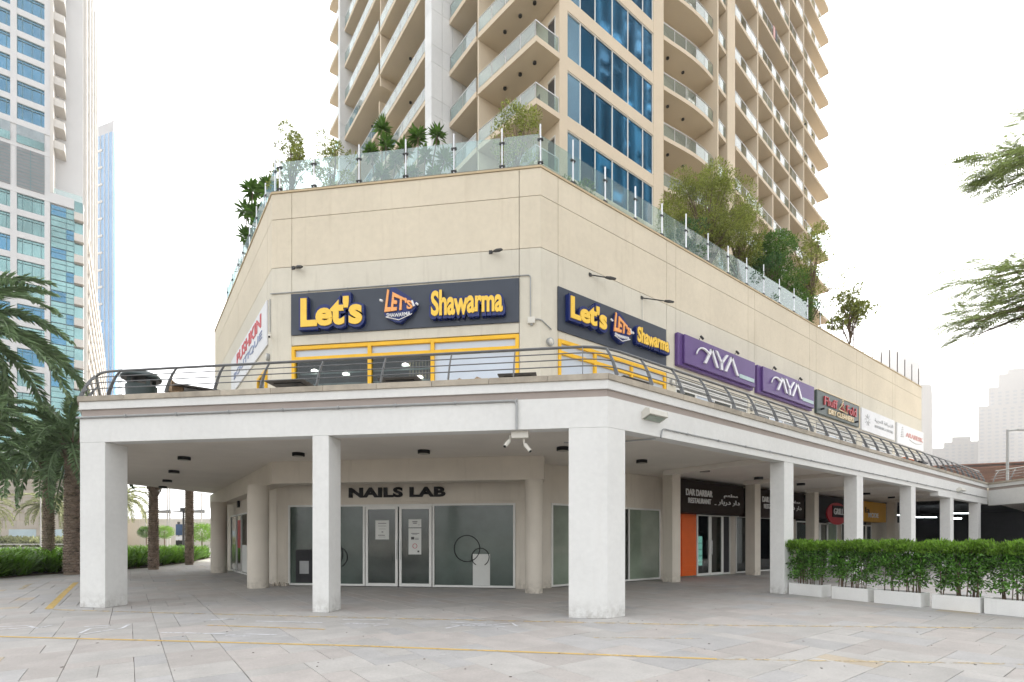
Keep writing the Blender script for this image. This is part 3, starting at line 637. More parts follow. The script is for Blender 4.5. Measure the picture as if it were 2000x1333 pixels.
def conduit(pts, lab, r=.017, box=None, grp='grey conduits clipped to the facade'):
    t = thing('conduit', lab, 'conduit', pts[0], grp); sm = [Vector(pts[0])]
    for a, b, c_ in zip(pts[:-2], pts[1:-1], pts[2:]):
        a, b, c_ = Vector(a), Vector(b), Vector(c_); r_ = .10
        for k in range(5):
            q = k / 4; p0 = b + (a - b).normalized() * r_; p1 = b + (c_ - b).normalized() * r_
            sm.append((p0 * (1 - q) + b * q) * (1 - q) + (b * (1 - q) + p1 * q) * q)
    sm.append(Vector(pts[-1])); MB().tube(sm, r, 8).build('pipe', CONDUIT, t, smooth=True)
    L = sum((Vector(b) - Vector(a)).length for a, b in zip(pts[:-1], pts[1:]))
    a, b = Vector(pts[0]), Vector(pts[1])
    for k in range(1, int((b - a).length / 1.3) + 1):
        p = a + (b - a).normalized() * 1.3 * k; MB().tube([p - (b - a).normalized() * .015, p + (b - a).normalized() * .015], r * 1.6, 8).build('clip', CONDUIT, t)
    return t
conduit([SLABC.P(12.24, 4.45, .03), SLABC.P(1.84, 4.46, .03), SLABC.P(1.84, 3.86, .03)], 'grey conduit running along the chamfered white fascia and down beside the corner cameras', .026)
conduit([SLABR.P(32.6, 4.03, .025), SLABR.P(1.75, 4.06, .025), SLABR.P(1.70, 3.85, .025)], 'thin grey conduit along the long right-hand white fascia')
conduit([SLABR.P(1.62, 3.83, -.05), SLABR.P(1.0, 3.83, -1.2), SLABR.P(.3, 3.83, -1.6)], 'dark conduit crossing the soffit behind the big corner column')
conduit([WC.P(8.62, 9.42, .03), WC.P(.30, 9.43, .03), WC.P(.30, 8.2, .03)], 'grey conduit over the large chamfer signboard ending in a junction box')
conduit([WL.P(.12, 9.3, .03), WL.P(.12, 8.25, .03)], 'short grey conduit dropping to the camera beside the white banner on left wall')
conduit([WC.P(.24, 8.1, .03), WC.P(-.0, 8.1, .05), WR.P(.4, 7.9, .03)], 'short white cable linking the junction box to the right-hand signboard')
t = thing('junction_box', 'small cream junction box at the end of the conduit right of the chamfer signboard', 'junction box', WC.P(.27, 8.05, 0)); MB().box(WC, .16, .38, 7.98, 8.17, 0.001, .09).build('box', PLASTW, t, bevel=.01); MB().box(WC, .24, .30, 7.93, 7.978, .02, .06).build('gland', CONDUIT, t)
def camera_unit(p, dirv, lab):
    t = thing('security_camera', lab, 'camera', p, 'security cameras under the arcade edge'); p = Vector(p); d = Vector(dirv).normalized()
    q = p + Vector((0, 0, -.10)); MB().tube([p, q, q + d * .06], .018, 8).build('bracket', PLASTW, t, smooth=True)
    MB().tube([q + d * .03, q + d * .22], .042, 14).build('body', PLASTW, t, bevel=.006); MB().tube([q + d * .22, q + d * .235], .03, 14).build('lens', BLACK, t)
camera_unit(SLABC.P(2.02, 3.80, -.22), (-.75, -.15, -.75), 'white security camera pointing left under the chamfer fascia')
camera_unit(SLABC.P(1.72, 3.72, -.22), (.3, -.55, -.75), 'white security camera pointing down right under the chamfer fascia')
camera_unit(WL.P(.05, 8.22, .06), (-.2, -.8, -.55), 'white security camera at the end of the left wall beside the white banner')
MB().box(SLABC, 1.62, 1.98, 3.72, 3.868, -.3, -.12).build('junction_box', PLASTW, pod, bevel=.01)
def wedge_light(fr, u, z, lab, L=.62):
    t = thing('emergency_light', lab, 'light fitting', fr.P(u, z, 0), 'white wedge lights on the long fascia')
    pr = [(0.001, .02), (.10, .10), (.20, .07), (.22, -.04), (0.001, -.12)]
    v = [fr.P(u + a, z + zz, n) for a in (0, L) for n, zz in pr]; k = len(pr)
    MB().add(v, [tuple(range(k)), tuple(range(k, 2 * k))[::-1]] + [(i, (i + 1) % k, k + (i + 1) % k, k + i) for i in range(k)]).build('housing', PLASTW, t, bevel=.008)
    v = [fr.P(u + a, z + zz, n) for a in (.04, L - .04) for n, zz in ((.03, -.117), (.19, -.06), (.19, -.066), (.03, -.124))]
    MB().add(v, [(0, 1, 2, 3), (7, 6, 5, 4), (0, 4, 5, 1), (1, 5, 6, 2), (2, 6, 7, 3), (3, 7, 4, 0)]).build('lens', FILML, t)
wedge_light(SLABR, 1.06, 4.30, 'white wedge-shaped light on the long fascia just right of the big corner column')
wedge_light(SLABR, 26.0, 4.15, 'white wedge-shaped light near the far right end of the long fascia', .8)
lamp_xy = [(1.33, 18.1), (1.3, 21.9), (1.28, 25.5), (1.27, 28.7), (3.88, 15.3), (6.55, 12.74), (9.31, 10.06), (12.78, 10.2), (16.24, 10.2), (20.0, 10.2), (23.7, 10.2), (27.6, 10.2), (31.4, 10.2), (35.2, 10.2), (39, 10.2)]
LN = ['black drum ceiling lamp nearest the far-left arcade column', 'second black drum lamp along the left arcade ceiling', 'third black drum lamp along the left arcade ceiling', 'farthest black drum lamp along the left arcade ceiling',
      'black drum ceiling lamp left of the slim arcade column', 'black drum ceiling lamp above the NAILS LAB letters', 'black drum ceiling lamp just left of the big corner column', 'black drum ceiling lamp just right of the big corner column',
      'black drum ceiling lamp in front of the first DAR DARBAR sign', 'black drum ceiling lamp left of the first slim right-hand column', 'black drum ceiling lamp right of the first slim right-hand column', 'black drum ceiling lamp left of the second right-hand column',
      'black drum ceiling lamp right of the second right-hand column', 'black drum ceiling lamp in front of the yellow shop sign', 'farthest black drum ceiling lamp under the right-hand arcade']
t = thing('ceiling_lamp', LN[0], 'ceiling lamp', (*lamp_xy[0], 4.08), 'black drum lamps on the arcade ceiling')
MB().cyl(lamp_xy[0], .17, 3.985, 4.079, 28).build('drum', BLACK, t, bevel=.005); MB().cyl(lamp_xy[0], .135, 3.975, 3.984, 24).build('diffuser', mat('lamp_diffuser', (.35, .33, .28), .4, var=0, bump=0), t)
for (x, y), lb in zip(lamp_xy[1:], LN[1:]): copy_tree(t, (x, y, 4.08), lb)

# ------------------------------------------------------------------ terrace railing
rail = thing('terrace_railing', 'grey steel railing leaning inward with curved flat posts along the terrace edge', 'railing', SLABC.P(0, 4.945, 0))
RH = [(4.95, .03), (5.09, -.015), (5.25, -.075), (5.42, -.155), (5.585, -.262)]       # height, offset out of the edge line
def rail_line(off, left=(-.917, 29.0)):
    pts = off_line([left, (-.917, 15.617), (7.7, 7.0), (40.0, 7.0)], -off); out = []
    for i, p in enumerate(pts):
        p = np.array(p)
        if i in (0, len(pts) - 1): out.append(p); continue
        a = np.array(pts[i - 1]) - p; b = np.array(pts[i + 1]) - p; a /= np.hypot(*a); b /= np.hypot(*b); rad = .55
        for k in range(7): q = k / 6; out.append((p + a * rad) * (1 - q) ** 2 + 2 * p * q * (1 - q) + (p + b * rad) * q * q)
    return out
def rail_tube(z, off, r):
    pts = [(p[0], p[1], z) for p in rail_line(off)]; MB().tube(pts, r, 8).build('rail', STEEL, rail, smooth=True)
rail_tube(5.615, -.28, .031)
for z, off in ((5.45, -.17), (5.29, -.085), (5.13, -.025)): rail_tube(z, off, .0125)
def rail_post(fr, u, wid=.085, th=.009):
    mb = MB(); a = []
    for i, (z, n) in enumerate(RH): a += [(z, n, wid * (1.1 - .12 * i))]
    for i in range(len(a) - 1):
        (z0, n0, w0), (z1, n1, w1) = a[i], a[i + 1]
        mb.hexa([fr.P(u - th, z0, n0 - w0 / 2), fr.P(u + th, z0, n0 - w0 / 2), fr.P(u + th, z0, n0 + w0 / 2), fr.P(u - th, z0, n0 + w0 / 2),
                 fr.P(u - th, z1, n1 - w1 / 2), fr.P(u + th, z1, n1 - w1 / 2), fr.P(u + th, z1, n1 + w1 / 2), fr.P(u - th, z1, n1 + w1 / 2)])
    o = mb.build('post', STEEL, rail)
    return o
for u in (.497, 1.913, 3.294, 4.773, 6.238, 7.56, 8.685, 9.907, 11.40): rail_post(SLABC, u)
u = .25
while u < 32.2: rail_post(SLABR, u); u += 1.13
SLABL = Fr((-.917, 15.617), (0, 1)); SLABL.n = np.array([-1., 0.])
for u in (.35, 1.5, 2.7, 3.9, 5.1, 6.3, 8, 10, 12): rail_post(SLABL, u)

# ------------------------------------------------------------------ signs
def board(name, lab, fr, u0, u1, z0, z1, m, d0=.002, d1=.08, cat='sign', group=None, bevel=.006):
    t = thing(name, lab, cat, fr.P((u0 + u1) / 2, z0, 0), group)
    MB().box(fr, u0, u1, z0, z1, d0, d1).build('board', m, t, bevel=bevel, seg=1)
    return t
def wob(amp=.12, seed=1, curve=0.0, grow=0.0):
    r_ = random.Random(seed); js = [(r_.uniform(-amp, amp), r_.uniform(.9, 1.05)) for _ in range(40)]
    def f(x, y, g): j = js[g % 40]; return x, (y - .5) * j[1] * (1 + grow * (x - .5)) + .5 + j[0] * .5 + curve * x
    return f
def snack_sign(fr, lab, ua, ub, za, zb, lets, logo, shaw, s=1):
    t = board('shop_sign', lab, fr, min(ua, ub), max(ua, ub), za, zb, NAVYP, d1=.05, group='snack shop signboards')
    for (ul, ur, z0, z1), text, seed in ((lets, "Let's", 2), (shaw, 'Shawarma', 5)):
        w_ = wob(.07, seed)
        # thick navy backing, then the yellow face on it
        du = (ur - ul); k = np.sign(du) * .07
        lettering(text, fr, ul - k, ur + k, z0 - .09, z1 + .05, .05, .15, NAVYB, t, offset=.085 if text != 'Shawarma' else .075, warp=w_, joined=True)
        lettering(text, fr, ul, ur, z0 - .0, z1 - .0, .2, .03, YLET, t, offset=.032 if text == 'Shawarma' else .04, warp=w_, spacing=.98)
    ul, ur, z0, z1 = logo; L = lambda a: ul + (ur - ul) * a; Z = lambda a: z0 + (z1 - z0) * a
    poly = [(.08, .30), (.13, .62), (.27, 1.0), (.40, .98), (.80, .70), (.88, .60), (1.0, .55), (.95, .38), (.80, .22), (.55, .0), (.40, .02), (.12, .18)]
    v = [fr.P(L(a), Z(b), .05) for a, b in poly] + [fr.P(L(a), Z(b), .19) for a, b in poly]; n_ = len(poly)
    MB().add(v, [tuple(range(n_)), tuple(range(n_, 2 * n_))] + [(i, (i + 1) % n_, n_ + (i + 1) % n_, n_ + i) for i in range(n_)]).build('emblem_backing', NAVYB, t)
    def lw(x, y, g):        # fan the emblem's word: tall on its left, low on its right
        top = .97 - .42 * x; bot = .30 + .06 * x; yy = bot + (top - bot) * y; return .10 + .78 * x + .13 * (yy - .3) * (1 - x), yy
    lettering("LET'S", fr, ul, ur, z0, z1, .19, .04, OLET, t, offset=.035, warp=lw)
    lettering('SHAWARMA', fr, ul, ur, z0, z1, .19, .03, WLET, t, offset=.01, warp=lambda x, y, g: (.16 + .66 * x, .155 + .10 * y + .05 * abs(x - .4) ), joined=True)
    for (a0, b0, a1, b1) in ((.14, .17, .50, .07), (.50, .07, .86, .22)):
        MB().tube([fr.P(L(a0), Z(b0), .21), fr.P(L(a1), Z(b1), .21)], .014, 6).build('emblem_stroke', WLET, t)
    for (a0, b0, a1, b1) in ((-.03, .66, .05, .62), (.86, .58, .92, .42), (.97, .5, 1.03, .46)):
        MB().tube([fr.P(L(a0), Z(b0), .21), fr.P(L(a1), Z(b1), .21)], .034, 6).build('emblem_stroke', WLET, t)
    return t
snack_sign(WC, "large dark navy signboard with yellow Let's Shawarma letters on the chamfered corner", 7.906, .641, 8.05, 9.355, (7.48, 5.46, 8.20, 9.10), (4.86, 3.72, 8.18, 9.27), (3.28, 1.10, 8.30, 9.05))
snack_sign(WR, "dark navy signboard with yellow Let's Shawarma letters on the right wall beside the corner", .655, 5.969, 7.94, 9.275, (1.02, 2.62, 8.34, 9.02), (2.85, 3.92, 8.12, 9.12), (4.15, 5.90, 8.36, 8.88))
# purple signs
def purple(u0, lab):
    t = board('shop_sign', lab, WR, u0, u0 + 5.45, 8.08, 9.30, PURP, d1=.16, group='purple shop signs', bevel=.02)
    MB().box(WR, u0 + .28, u0 + 5.42, 8.18, 9.26, .161, .26).build('raised_panel', PURP, t, bevel=.02)
    g = .262
    def bar(a, z0, b, z1, w_=.075):
        p = [WR.P(u0 + a, z0, g), WR.P(u0 + b, z1, g)]; P0 = WR.P(u0 + a - w_, z0, g); P1 = WR.P(u0 + a + w_, z0, g); Q0 = WR.P(u0 + b - w_, z1, g); Q1 = WR.P(u0 + b + w_, z1, g)
        sh = lambda q: (q[0], q[1] - .07, q[2])
        MB().hexa([P0, P1, Q1, Q0, sh(P0), sh(P1), sh(Q1), sh(Q0)]).build('letter', SILV, t)
    bar(1.53, 8.41, 1.98, 9.05); bar(1.98, 9.05, 2.38, 8.40)
    cur = [WR.P(u0 + a, z, g + .04) for a, z in ((.96, 8.64), (1.02, 8.76), (1.12, 8.86), (1.25, 8.93), (1.40, 8.95), (1.55, 8.93), (1.70, 8.87), (1.84, 8.78))]
    MB().tube(cur, .03, 6, r1=.055).build('letter', SILV, t, smooth=True)
    bar(2.31, 9.06, 2.68, 8.66); bar(3.10, 9.06, 2.70, 8.66); bar(2.69, 8.67, 2.69, 8.38)
    bar(2.98, 8.38, 3.44, 9.05); bar(3.44, 9.05, 3.90, 8.38)
    MB().box(WR, u0 + 4.1, u0 + 5.3, 8.36, 8.52, .262, .28).build('label_strip', mat('pale_teal_strip', (.40, .52, .52), .4, var=.1, bump=0), t)
    for a in (1.5, 4.1):
        p = Vector(WR.P(u0 + a, 9.30, .08)); n = Vector((*WR.n, 0))
        MB().tube([p, p + Vector((0, 0, .12)), p + Vector((0, 0, .15)) + n * .1], .014, 6).build('spot_arm', DSTEEL, t); MB().tube([p + Vector((0, 0, .2)) + n * .06, p + Vector((0, 0, .06)) + n * .16], .045, 10).build('spot_head', DSTEEL, t)
    return t
purple(6.53, 'large purple signboard with silver AYA letters nearest the corner')
purple(12.36, 'purple signboard with silver AYA letters next to the dark dry cleaner sign')
t = board('shop_sign', 'dark green-grey dry cleaner signboard with red lettering and a hanger outline', WR, 18.40, 24.02, 8.08, 9.30, GREENG, d1=.14, bevel=.03)
MB().box(WR, 23.98, 24.05, 8.03, 9.34, .141, .16).build('light_edge', CREAMLET, t); MB().box(WR, 18.6, 24.05, 9.30, 9.345, .05, .16).build('light_edge', CREAMLET, t)
lettering('Fluff', WR, 19.2, 20.85, 8.62, 9.08, .14, .06, RLET, t, offset=.0); lettering('& Fold', WR, 21.35, 23.45, 8.58, 9.06, .14, .06, RLET, t)
lettering('DRY CLEANERS', WR, 19.75, 23.1, 8.22, 8.50, .14, .05, CREAMLET, t, offset=.015)
MB().tube([WR.P(a, z, .24) for a, z in ((21.3, 9.15), (21.42, 9.2), (21.45, 9.1), (21.3, 9.0), (21.28, 8.9), (20.85, 8.62), (22.0, 8.55), (21.3, 8.9))], .028, 6).build('hanger_outline', CREAMLET, t, smooth=True)
for a, z in ((18.9, 8.35), (23.4, 8.3)): MB().tube([WR.P(a, z, .14), WR.P(a, z, .3)], .05, 8).build('spot_head', BLACK, t)
ar_font_ok = True
GREYP = mat('pale_grey_print', (.46, .47, .48), .5, var=0, bump=0); PINKP = mat('faded_red_print', (.55, .30, .28), .5, var=0, bump=0)
t = board('shop_sign', 'white signboard with faint grey emblem right of the dry cleaner sign', WR, 24.42, 30.05, 8.02, 9.32, WSIGN, d1=.12)
for k in range(9):
    a = k * 2 * math.pi / 9; MB().tube([WR.P(25.35 + .15 * math.cos(a), 8.7 + .12 * math.sin(a), .125), WR.P(25.35 + .42 * math.cos(a + .3), 8.7 + .34 * math.sin(a + .3), .125)], .022, 6).build('emblem_petal', GREYP, t)
lettering('\uFE94\uFEF4\uFE91\uFEAE\uFECC\uFEDF\uFE8D \uFE94\uFED3\uFE8E\uFEF4\uFEC0\uFEDF\uFE8D', WR, 26.5, 29.7, 8.72, 9.0, .12, .02, GREYP, t)
lettering('RESTAURANT & CAFETERIA', WR, 26.5, 29.7, 8.42, 8.58, .12, .02, GREYP, t, joined=True)
t = board('shop_sign', 'white signboard with faded red lettering at the far end of the right wall', WR, 30.55, 36.1, 7.95, 9.30, WSIGN, d1=.12)
for k in range(6): MB().tube([WR.P(31.5 - .3 + .05 * k, 8.45 + k * .12, .125), WR.P(31.5 + .3 - .03 * k, 8.5 + k * .12, .125)], .03, 6).build('emblem_bar', GREYP, t)
lettering('ARABESK', WR, 32.2, 35.9, 8.55, 8.85, .12, .03, PINKP, t, offset=.02)
MB().tube([WR.P(33 + q * 2.6, 8.42 - .12 * math.sin(q * math.pi), .125) for q in np.linspace(0, 1, 9)], .03, 6).build('swash', GREYP, t)
# white banner on the left wall (its writing runs away to the left)
t = board('banner', 'white banner with red PUSHKIN lettering on the left side wall', WL, .52, 7.7, 7.95, 9.42, WSIGN, d1=.05, cat='banner')
lettering('PUSHKIN', WL, 6.2, 1.35, 8.82, 9.28, .05, .02, mat('banner_red', (.52, .06, .07), .5, var=.04, bump=0), t, offset=.02)
lettering('BOUTIQUE', WL, 6.9, 1.2, 8.36, 8.66, .05, .02, mat('banner_blue', (.25, .30, .45), .5, var=.04, bump=0), t)
# ground floor signs
t = thing('shop_lettering', 'black raised NAILS LAB letters on the beige wall above the glass double door', 'sign', NC.P(3.86, 3.0, 0))
lettering('NAILS LAB', NC, 5.54, 2.18, 3.005, 3.345, .031, .05, BLACK, t, offset=.045, spacing=1.05)
t = thing('projecting_sign', 'small black bar fixed to the wall above the left-hand shop window', 'sign', LS.P(6.4, 3.2, 0)); MB().box(LS, 6.2, 6.5, 3.08, 3.5, .02, .10).build('bar', BLACK, t, bevel=.01); MB().box(LS, 6.3, 6.4, 3.2, 3.4, .001, .02).build('bracket', DSTEEL, t)
SG = Fr((10, 11.9), (1, 0))
def ar(s): return ''.join(s)
MATAM = '\uFEE2\uFECC\uFEC4\uFEE3'; DARBAR = '\uFEAD\uFE8E\uFE91\uFEAD\uFEA9 \uFEAD\uFE8D\uFEA9'
for k, (a, b, lab) in enumerate(((6.62, 12.02, 'dark brown DAR DARBAR RESTAURANT sign over the orange-sided door'), (12.66, 18.05, 'dark brown restaurant sign partly hidden behind the first slim right-hand column'))):
    t = board('shop_sign', lab, SG, a + (.62 if k == 0 else .02), b, 2.66, 3.97, BROWN, d0=-.6, d1=.0, group='dark brown restaurant signs')
    lettering('DAR DARBAR', SG, a + 1.0, a + 2.85, 3.36, 3.62, .0, .03, WLET, t, offset=.012); lettering('RESTAURANT', SG, a + 1.15, a + 2.75, 3.06, 3.27, .0, .03, WLET, t, offset=.008)
    lettering(MATAM, SG, a + 3.75, a + 4.85, 3.36, 3.56, .0, .03, WLET, t); lettering(DARBAR, SG, a + 3.3, a + 5.0, 3.04, 3.30, .0, .03, WLET, t)
    for q in (3.05, 3.12): MB().box(SG, a + q, a + q + .03, 3.05, 3.08, .001, .02).build('dot', WLET, t)
t = board('shop_sign', 'black shop sign with a red rounded emblem between two right-hand columns', SG, 18.7, 24.05, 2.7, 3.97, BLACK, d0=-.6, d1=0)
pts = [(22.0 + 1.35 * math.cos(a), 3.05 + .62 * math.sin(a)) for a in np.linspace(0, 2 * math.pi, 28, endpoint=False)]
MB().add([SG.P(a, z, .01) for a, z in pts] + [SG.P(a, z, .08) for a, z in pts], [tuple(range(28, 56))] + [(i, (i + 1) % 28, 28 + (i + 1) % 28, 28 + i) for i in range(28)]).build('emblem', RLET, t)
MB().box(SG, 21.3, 22.8, 2.85, 3.5, .082, .12).build('emblem_plate', BLACK, t); lettering('GRILL', SG, 21.4, 22.7, 3.0, 3.35, .12, .03, WLET, t)
t = board('shop_sign', 'bright yellow shop sign at the far end of the right-hand arcade', SG, 24.7, 30.05, 2.72, 3.97, mat('yellow_signboard', (.62, .32, .01), .5, var=.06, bump=0), d0=-.6, d1=0)
lettering('la', SG, 26.4, 27.1, 3.25, 3.6, .0, .03, BLACK, t); lettering('MODE', SG, 26.9, 28.6, 2.98, 3.28, .0, .03, WLET, t, offset=.02)

# flood lights on arms above the snack signs
def flood(fr, u, z, du, out, lab, cable=0):
    t = thing('flood_light', lab, 'flood light', fr.P(u, z, 0), 'flood lights on arms above the signs')
    a = Vector(fr.P(u, z, 0)); b = Vector(fr.P(u + du, z - .05, out)); MB().box(fr, u - .05, u + .05, z - .05, z + .05, .001, .03).build('base', DSTEEL, t)
    MB().tube([a, b], .02, 8).build('arm', DSTEEL, t); d = (b - a).normalized()
    q = b - d * .1; s = Vector((0, 0, 1)).cross(d).normalized(); h = []
    for e, hw, hz in ((0, .035, .022), (.16, .06, .028), (.34, .035, .018)): h.append((q + d * e, hw, hz))
    mb = MB(); v = []
    for c_, hw, hz in h:
        for sx, sz in ((-1, -1), (1, -1), (1, 1), (-1, 1)): v.append(c_ + s * hw * sx + Vector((0, 0, hz * sz)))
    mb.add(v, [(0, 1, 2, 3), (8, 9, 10, 11)] + [(4 * k + i, 4 * k + (i + 1) % 4, 4 * k + 4 + (i + 1) % 4, 4 * k + 4 + i) for k in range(2) for i in range(4)]).build('head', DSTEEL, t)
    if cable: MB().tube([a + Vector((0, -.02, -.05)), a + Vector((0, -.03, -cable))], .006, 6).build('cable', CONDUIT, t); MB().tube([a + Vector((0, -.03, -cable)), a + Vector((0, -.03, -cable - .22))], .06, 10).build('hanging_head', BLACK, t)
flood(WC, 7.85, 10.2, -.22, .12, 'dark flood light on an arm at the left end of the chamfer wall')
flood(WC, 1.50, 10.2, -.2, .15, 'dark flood light on an arm above the Shawarma letters of the chamfer wall')
flood(WR, 2.06, 10.07, .55, .3, 'dark flood light on an arm above the Let\'s letters on the right wall')
flood(WR, 4.63, 10.07, .85, .45, 'dark flood light with a lamp hanging on a cable before the right wall signboard', cable=1.15)

# ------------------------------------------------------------------ terrace furniture
WICK = mat('wicker', (.30, .21, .13), .8, var=.35, scale=25, bump=.5, bscale=90)
TTOP = mat('dark_table_laminate', (.05, .045, .04), .6, var=.15, scale=3, bump=.05)
def table(x, y, rot, lab, sx=.75, sy=.75, first=[None]):
    t = thing('cafe_table', lab, 'table', (x, y, 4.745), 'dark square tables on the terrace'); t.rotation_euler = (0, 0, rot)
    q = LOC[t.name]; LOC[t.name] = (0, 0, 4.745)
    MB().wbox(-sx / 2, sx / 2, -sy / 2, sy / 2, 5.42, 5.45).build('table_top', TTOP, t, bevel=.006); MB().wbox(-sx * .35, sx * .35, -sy * .35, sy * .35, 5.40, 5.4195).build('underframe', BLACK, t)
    MB().cyl((0, 0), .035, 4.78, 5.40).build('leg', DSTEEL, t, smooth=True); MB().wbox(-.22, .22, -.22, .22, 4.746, 4.78).build('foot', DSTEEL, t, bevel=.006)
for a in ((1.55, 15.35, .0, 'dark square table near the litter bin at the left end of the terrace', 1.3, .8), (3.35, 13.45, .8, 'dark square table at the railing below the orange-framed side door', 1.1, 1.0), (5.45, 11.6, .8, 'dark square table in front of the clear cafe window', 1.1, 1.0),
          (7.5, 9.65, .8, 'dark square table below the frosted cafe window near the corner', 1.0, .9), (9.75, 8.25, 0, 'dark square table behind the railing just right of the terrace corner', 1.0, .7), (13.4, 8.3, 0, 'dark square table under the first purple sign', .9, .7), (15.6, 8.3, 0, 'dark square table under the middle of the first purple sign', .9, .7), (18.6, 8.3, 0, 'dark square table under the second purple sign', .9, .7)):
    table(*a)
def chair(x, y, rot, lab, m=WICK):
    t = thing('cafe_chair', lab, 'chair', (x, y, 4.745), 'chairs on the terrace'); t.rotation_euler = (0, 0, rot); LOC[t.name] = (0, 0, 4.745)
    mb = MB(); n_ = 9; v = []
    for zz, r_ in ((5.2, .24), (5.50, .25), (5.56, .22)):
        for k in range(n_): a = math.pi * (.05 + .9 * k / (n_ - 1)); v.append((r_ * math.cos(a), r_ * math.sin(a), zz - (.10 * abs(math.cos(a)) if zz > 5.3 else 0)))
    v2 = [(a * .88, b * .88, c_) for a, b, c_ in v]; k = len(v); f = []
    for i in range(2):
        for j in range(n_ - 1): a = i * n_ + j; f += [(a, a + 1, a + n_ + 1, a + n_), (k + a, k + a + n_, k + a + n_ + 1, k + a + 1)]
    for j in range(n_ - 1): a = 2 * n_ + j; f.append((a, a + 1, k + a + 1, k + a))
    mb.add(v + v2, f).build('backrest', m, t, smooth=True)
    MB().prism([(.22 * math.cos(a), .22 * math.sin(a)) for a in np.linspace(0, 2 * math.pi, 14, endpoint=False)], 5.15, 5.20).build('seat', m, t)
    for sx in (-1, 1):
        for sy in (-1, 1): MB().tube([(.15 * sx, .15 * sy, 5.15), (.19 * sx, .19 * sy, 4.746)], .013, 6).build('leg', DSTEEL, t)
for a in ((6.65, 10.85, 2.2, 'light wicker chair with a round back before the frosted cafe window'), (6.95, 10.45, 2.0, 'dark-edged chair beside the light wicker one before the cafe window'), (8.7, 9.15, 2.4, 'dark round-backed chair by the yellow post nearest the corner'),
          (2.5, 14.8, .5, 'brown wicker armchair at the railing left of the side wall'), (17.2, 8.2, 1, 'round-backed chair under the gap between the purple signs'), (22.0, 8.2, 1, 'chair under the dry cleaner sign'), (1.0, 14.95, 1, 'pale chair back beside the bin behind the railing')): chair(*a)
BING = mat('dark_green_bin', (.045, .065, .065), .45, var=.1, scale=3, bump=.03)
t = thing('litter_bin', 'dark grey-green domed litter bin behind the railing at the left end of the terrace', 'bin', (.25, 15.6, 4.745))
MB().lathe((.25, 15.6), [(.0, 4.75), (.30, 4.75), (.33, 5.38), (.33, 5.40)], 24).build('body', BING, t, smooth=True)
for a in (.4, 2.0, 3.6, 5.2): MB().wbox(.25 + .28 * math.cos(a) - .04, .25 + .28 * math.cos(a) + .04, 15.6 + .28 * math.sin(a) - .04, 15.6 + .28 * math.sin(a) + .04, 5.38, 5.58).build('pillar', BING, t)
MB().lathe((.25, 15.6), [(.42, 5.57), (.43, 5.61), (.36, 5.70), (.2, 5.76), (.0, 5.775)], 28).build('lid', BING, t, smooth=True); MB().cyl((.25, 15.6), .41, 5.55, 5.57, 28).build('lid_rim', BLACK, t)
t = thing('side_door_frame', 'orange-framed glazed door with dark canopy tip on the left side wall', 'door', WL.P(1.0, 4.75, 0))
mb = MB(); mb.box(WL, .62, .72, 4.76, 7.2, .001, .08); mb.box(WL, 1.9, 2.0, 4.76, 7.2, .001, .08); mb.box(WL, .72, 1.9, 7.1, 7.2, .001, .08); mb.build('frame', YELL, t); MB().box(WL, .72, 1.9, 4.76, 7.1, .001, .03).build('pane', DOORG, t)
# bric-a-brac behind the far railing
for x, m_, lab, z1_ in ((24.5, RLET, 'red covered stall box behind the railing under the white signs', 5.35), (26.6, WSIGN, 'white and red folded banner behind the far railing', 5.4), (29.4, mat('orange_toy', (.55, .17, .06), .5, var=.3, scale=6), 'orange play equipment behind the far railing', 5.45), (31.6, DARKIN, 'dark covered seat behind the far end of the railing', 5.5)):
    t = thing('stall_box', lab, 'box', (x, 8.3, 4.745)); mb = MB(); mb.wbox(x, x + 1.3, 8.0, 8.8, 4.746, z1_); mb.build('box', m_, t, bevel=.05); MB().wbox(x - .05, x + 1.35, 7.95, 8.85, z1_ + .001, z1_ + .06).build('lid', WSIGN if m_ is RLET else m_, t, bevel=.02)

# ------------------------------------------------------------------ roof-edge glass fence
fence = thing('roof_glass_fence', 'tall clear glass fence with steel posts along the roof edge of the cream building', 'glass fence', WC.P(0, 12.70, -.15))
DPOST = mat('dark_grey_post', (.13, .11, .10), .6, metal=.3, var=.1, bump=0)  # darker grey for the far posts that carry no clamps
def fence_post(fr, u, h=1.30, clamps=True, n=-.16):
    p = fr.P(u, 0, n); o = MB().tube([(p[0], p[1], 12.70), (p[0], p[1], 12.70 + h)], .026, 10).build('post', INOX if clamps else DPOST, fence, smooth=True)
    if clamps:
        for z in (12.86, 13.55): MB().box(fr, u - .085, u + .085, z - .025, z + .025, n - .045, n + .03).build('clamp', DSTEEL, o)
CP = [.02, 1.18, 2.672, 4.205, 5.731, 7.246, 8.42]; RP = [1.469, 2.947, 4.49, 6.0] + [6.0 + 1.503 * k for k in range(1, 21)]; LP = [.30, 1.74, 3.29, 4.64, 6.15, 7.31, 8.9, 10.4]
for u in CP: fence_post(WC, u)
for i, u in enumerate(RP): fence_post(WR, u, 1.30 if i % 4 else 1.5, i < 13)
for u in LP: fence_post(WL, u)
def panes(fr, us, g=.05):
    for a, b in zip(us[:-1], us[1:]): MB().box(fr, a + g, b - g, 12.76, 13.72, -.166, -.154).build('glass_pane', ROOFGL, fence)
panes(WC, CP); panes(WR, [.1] + RP[:12]); panes(WL, [.05] + LP)

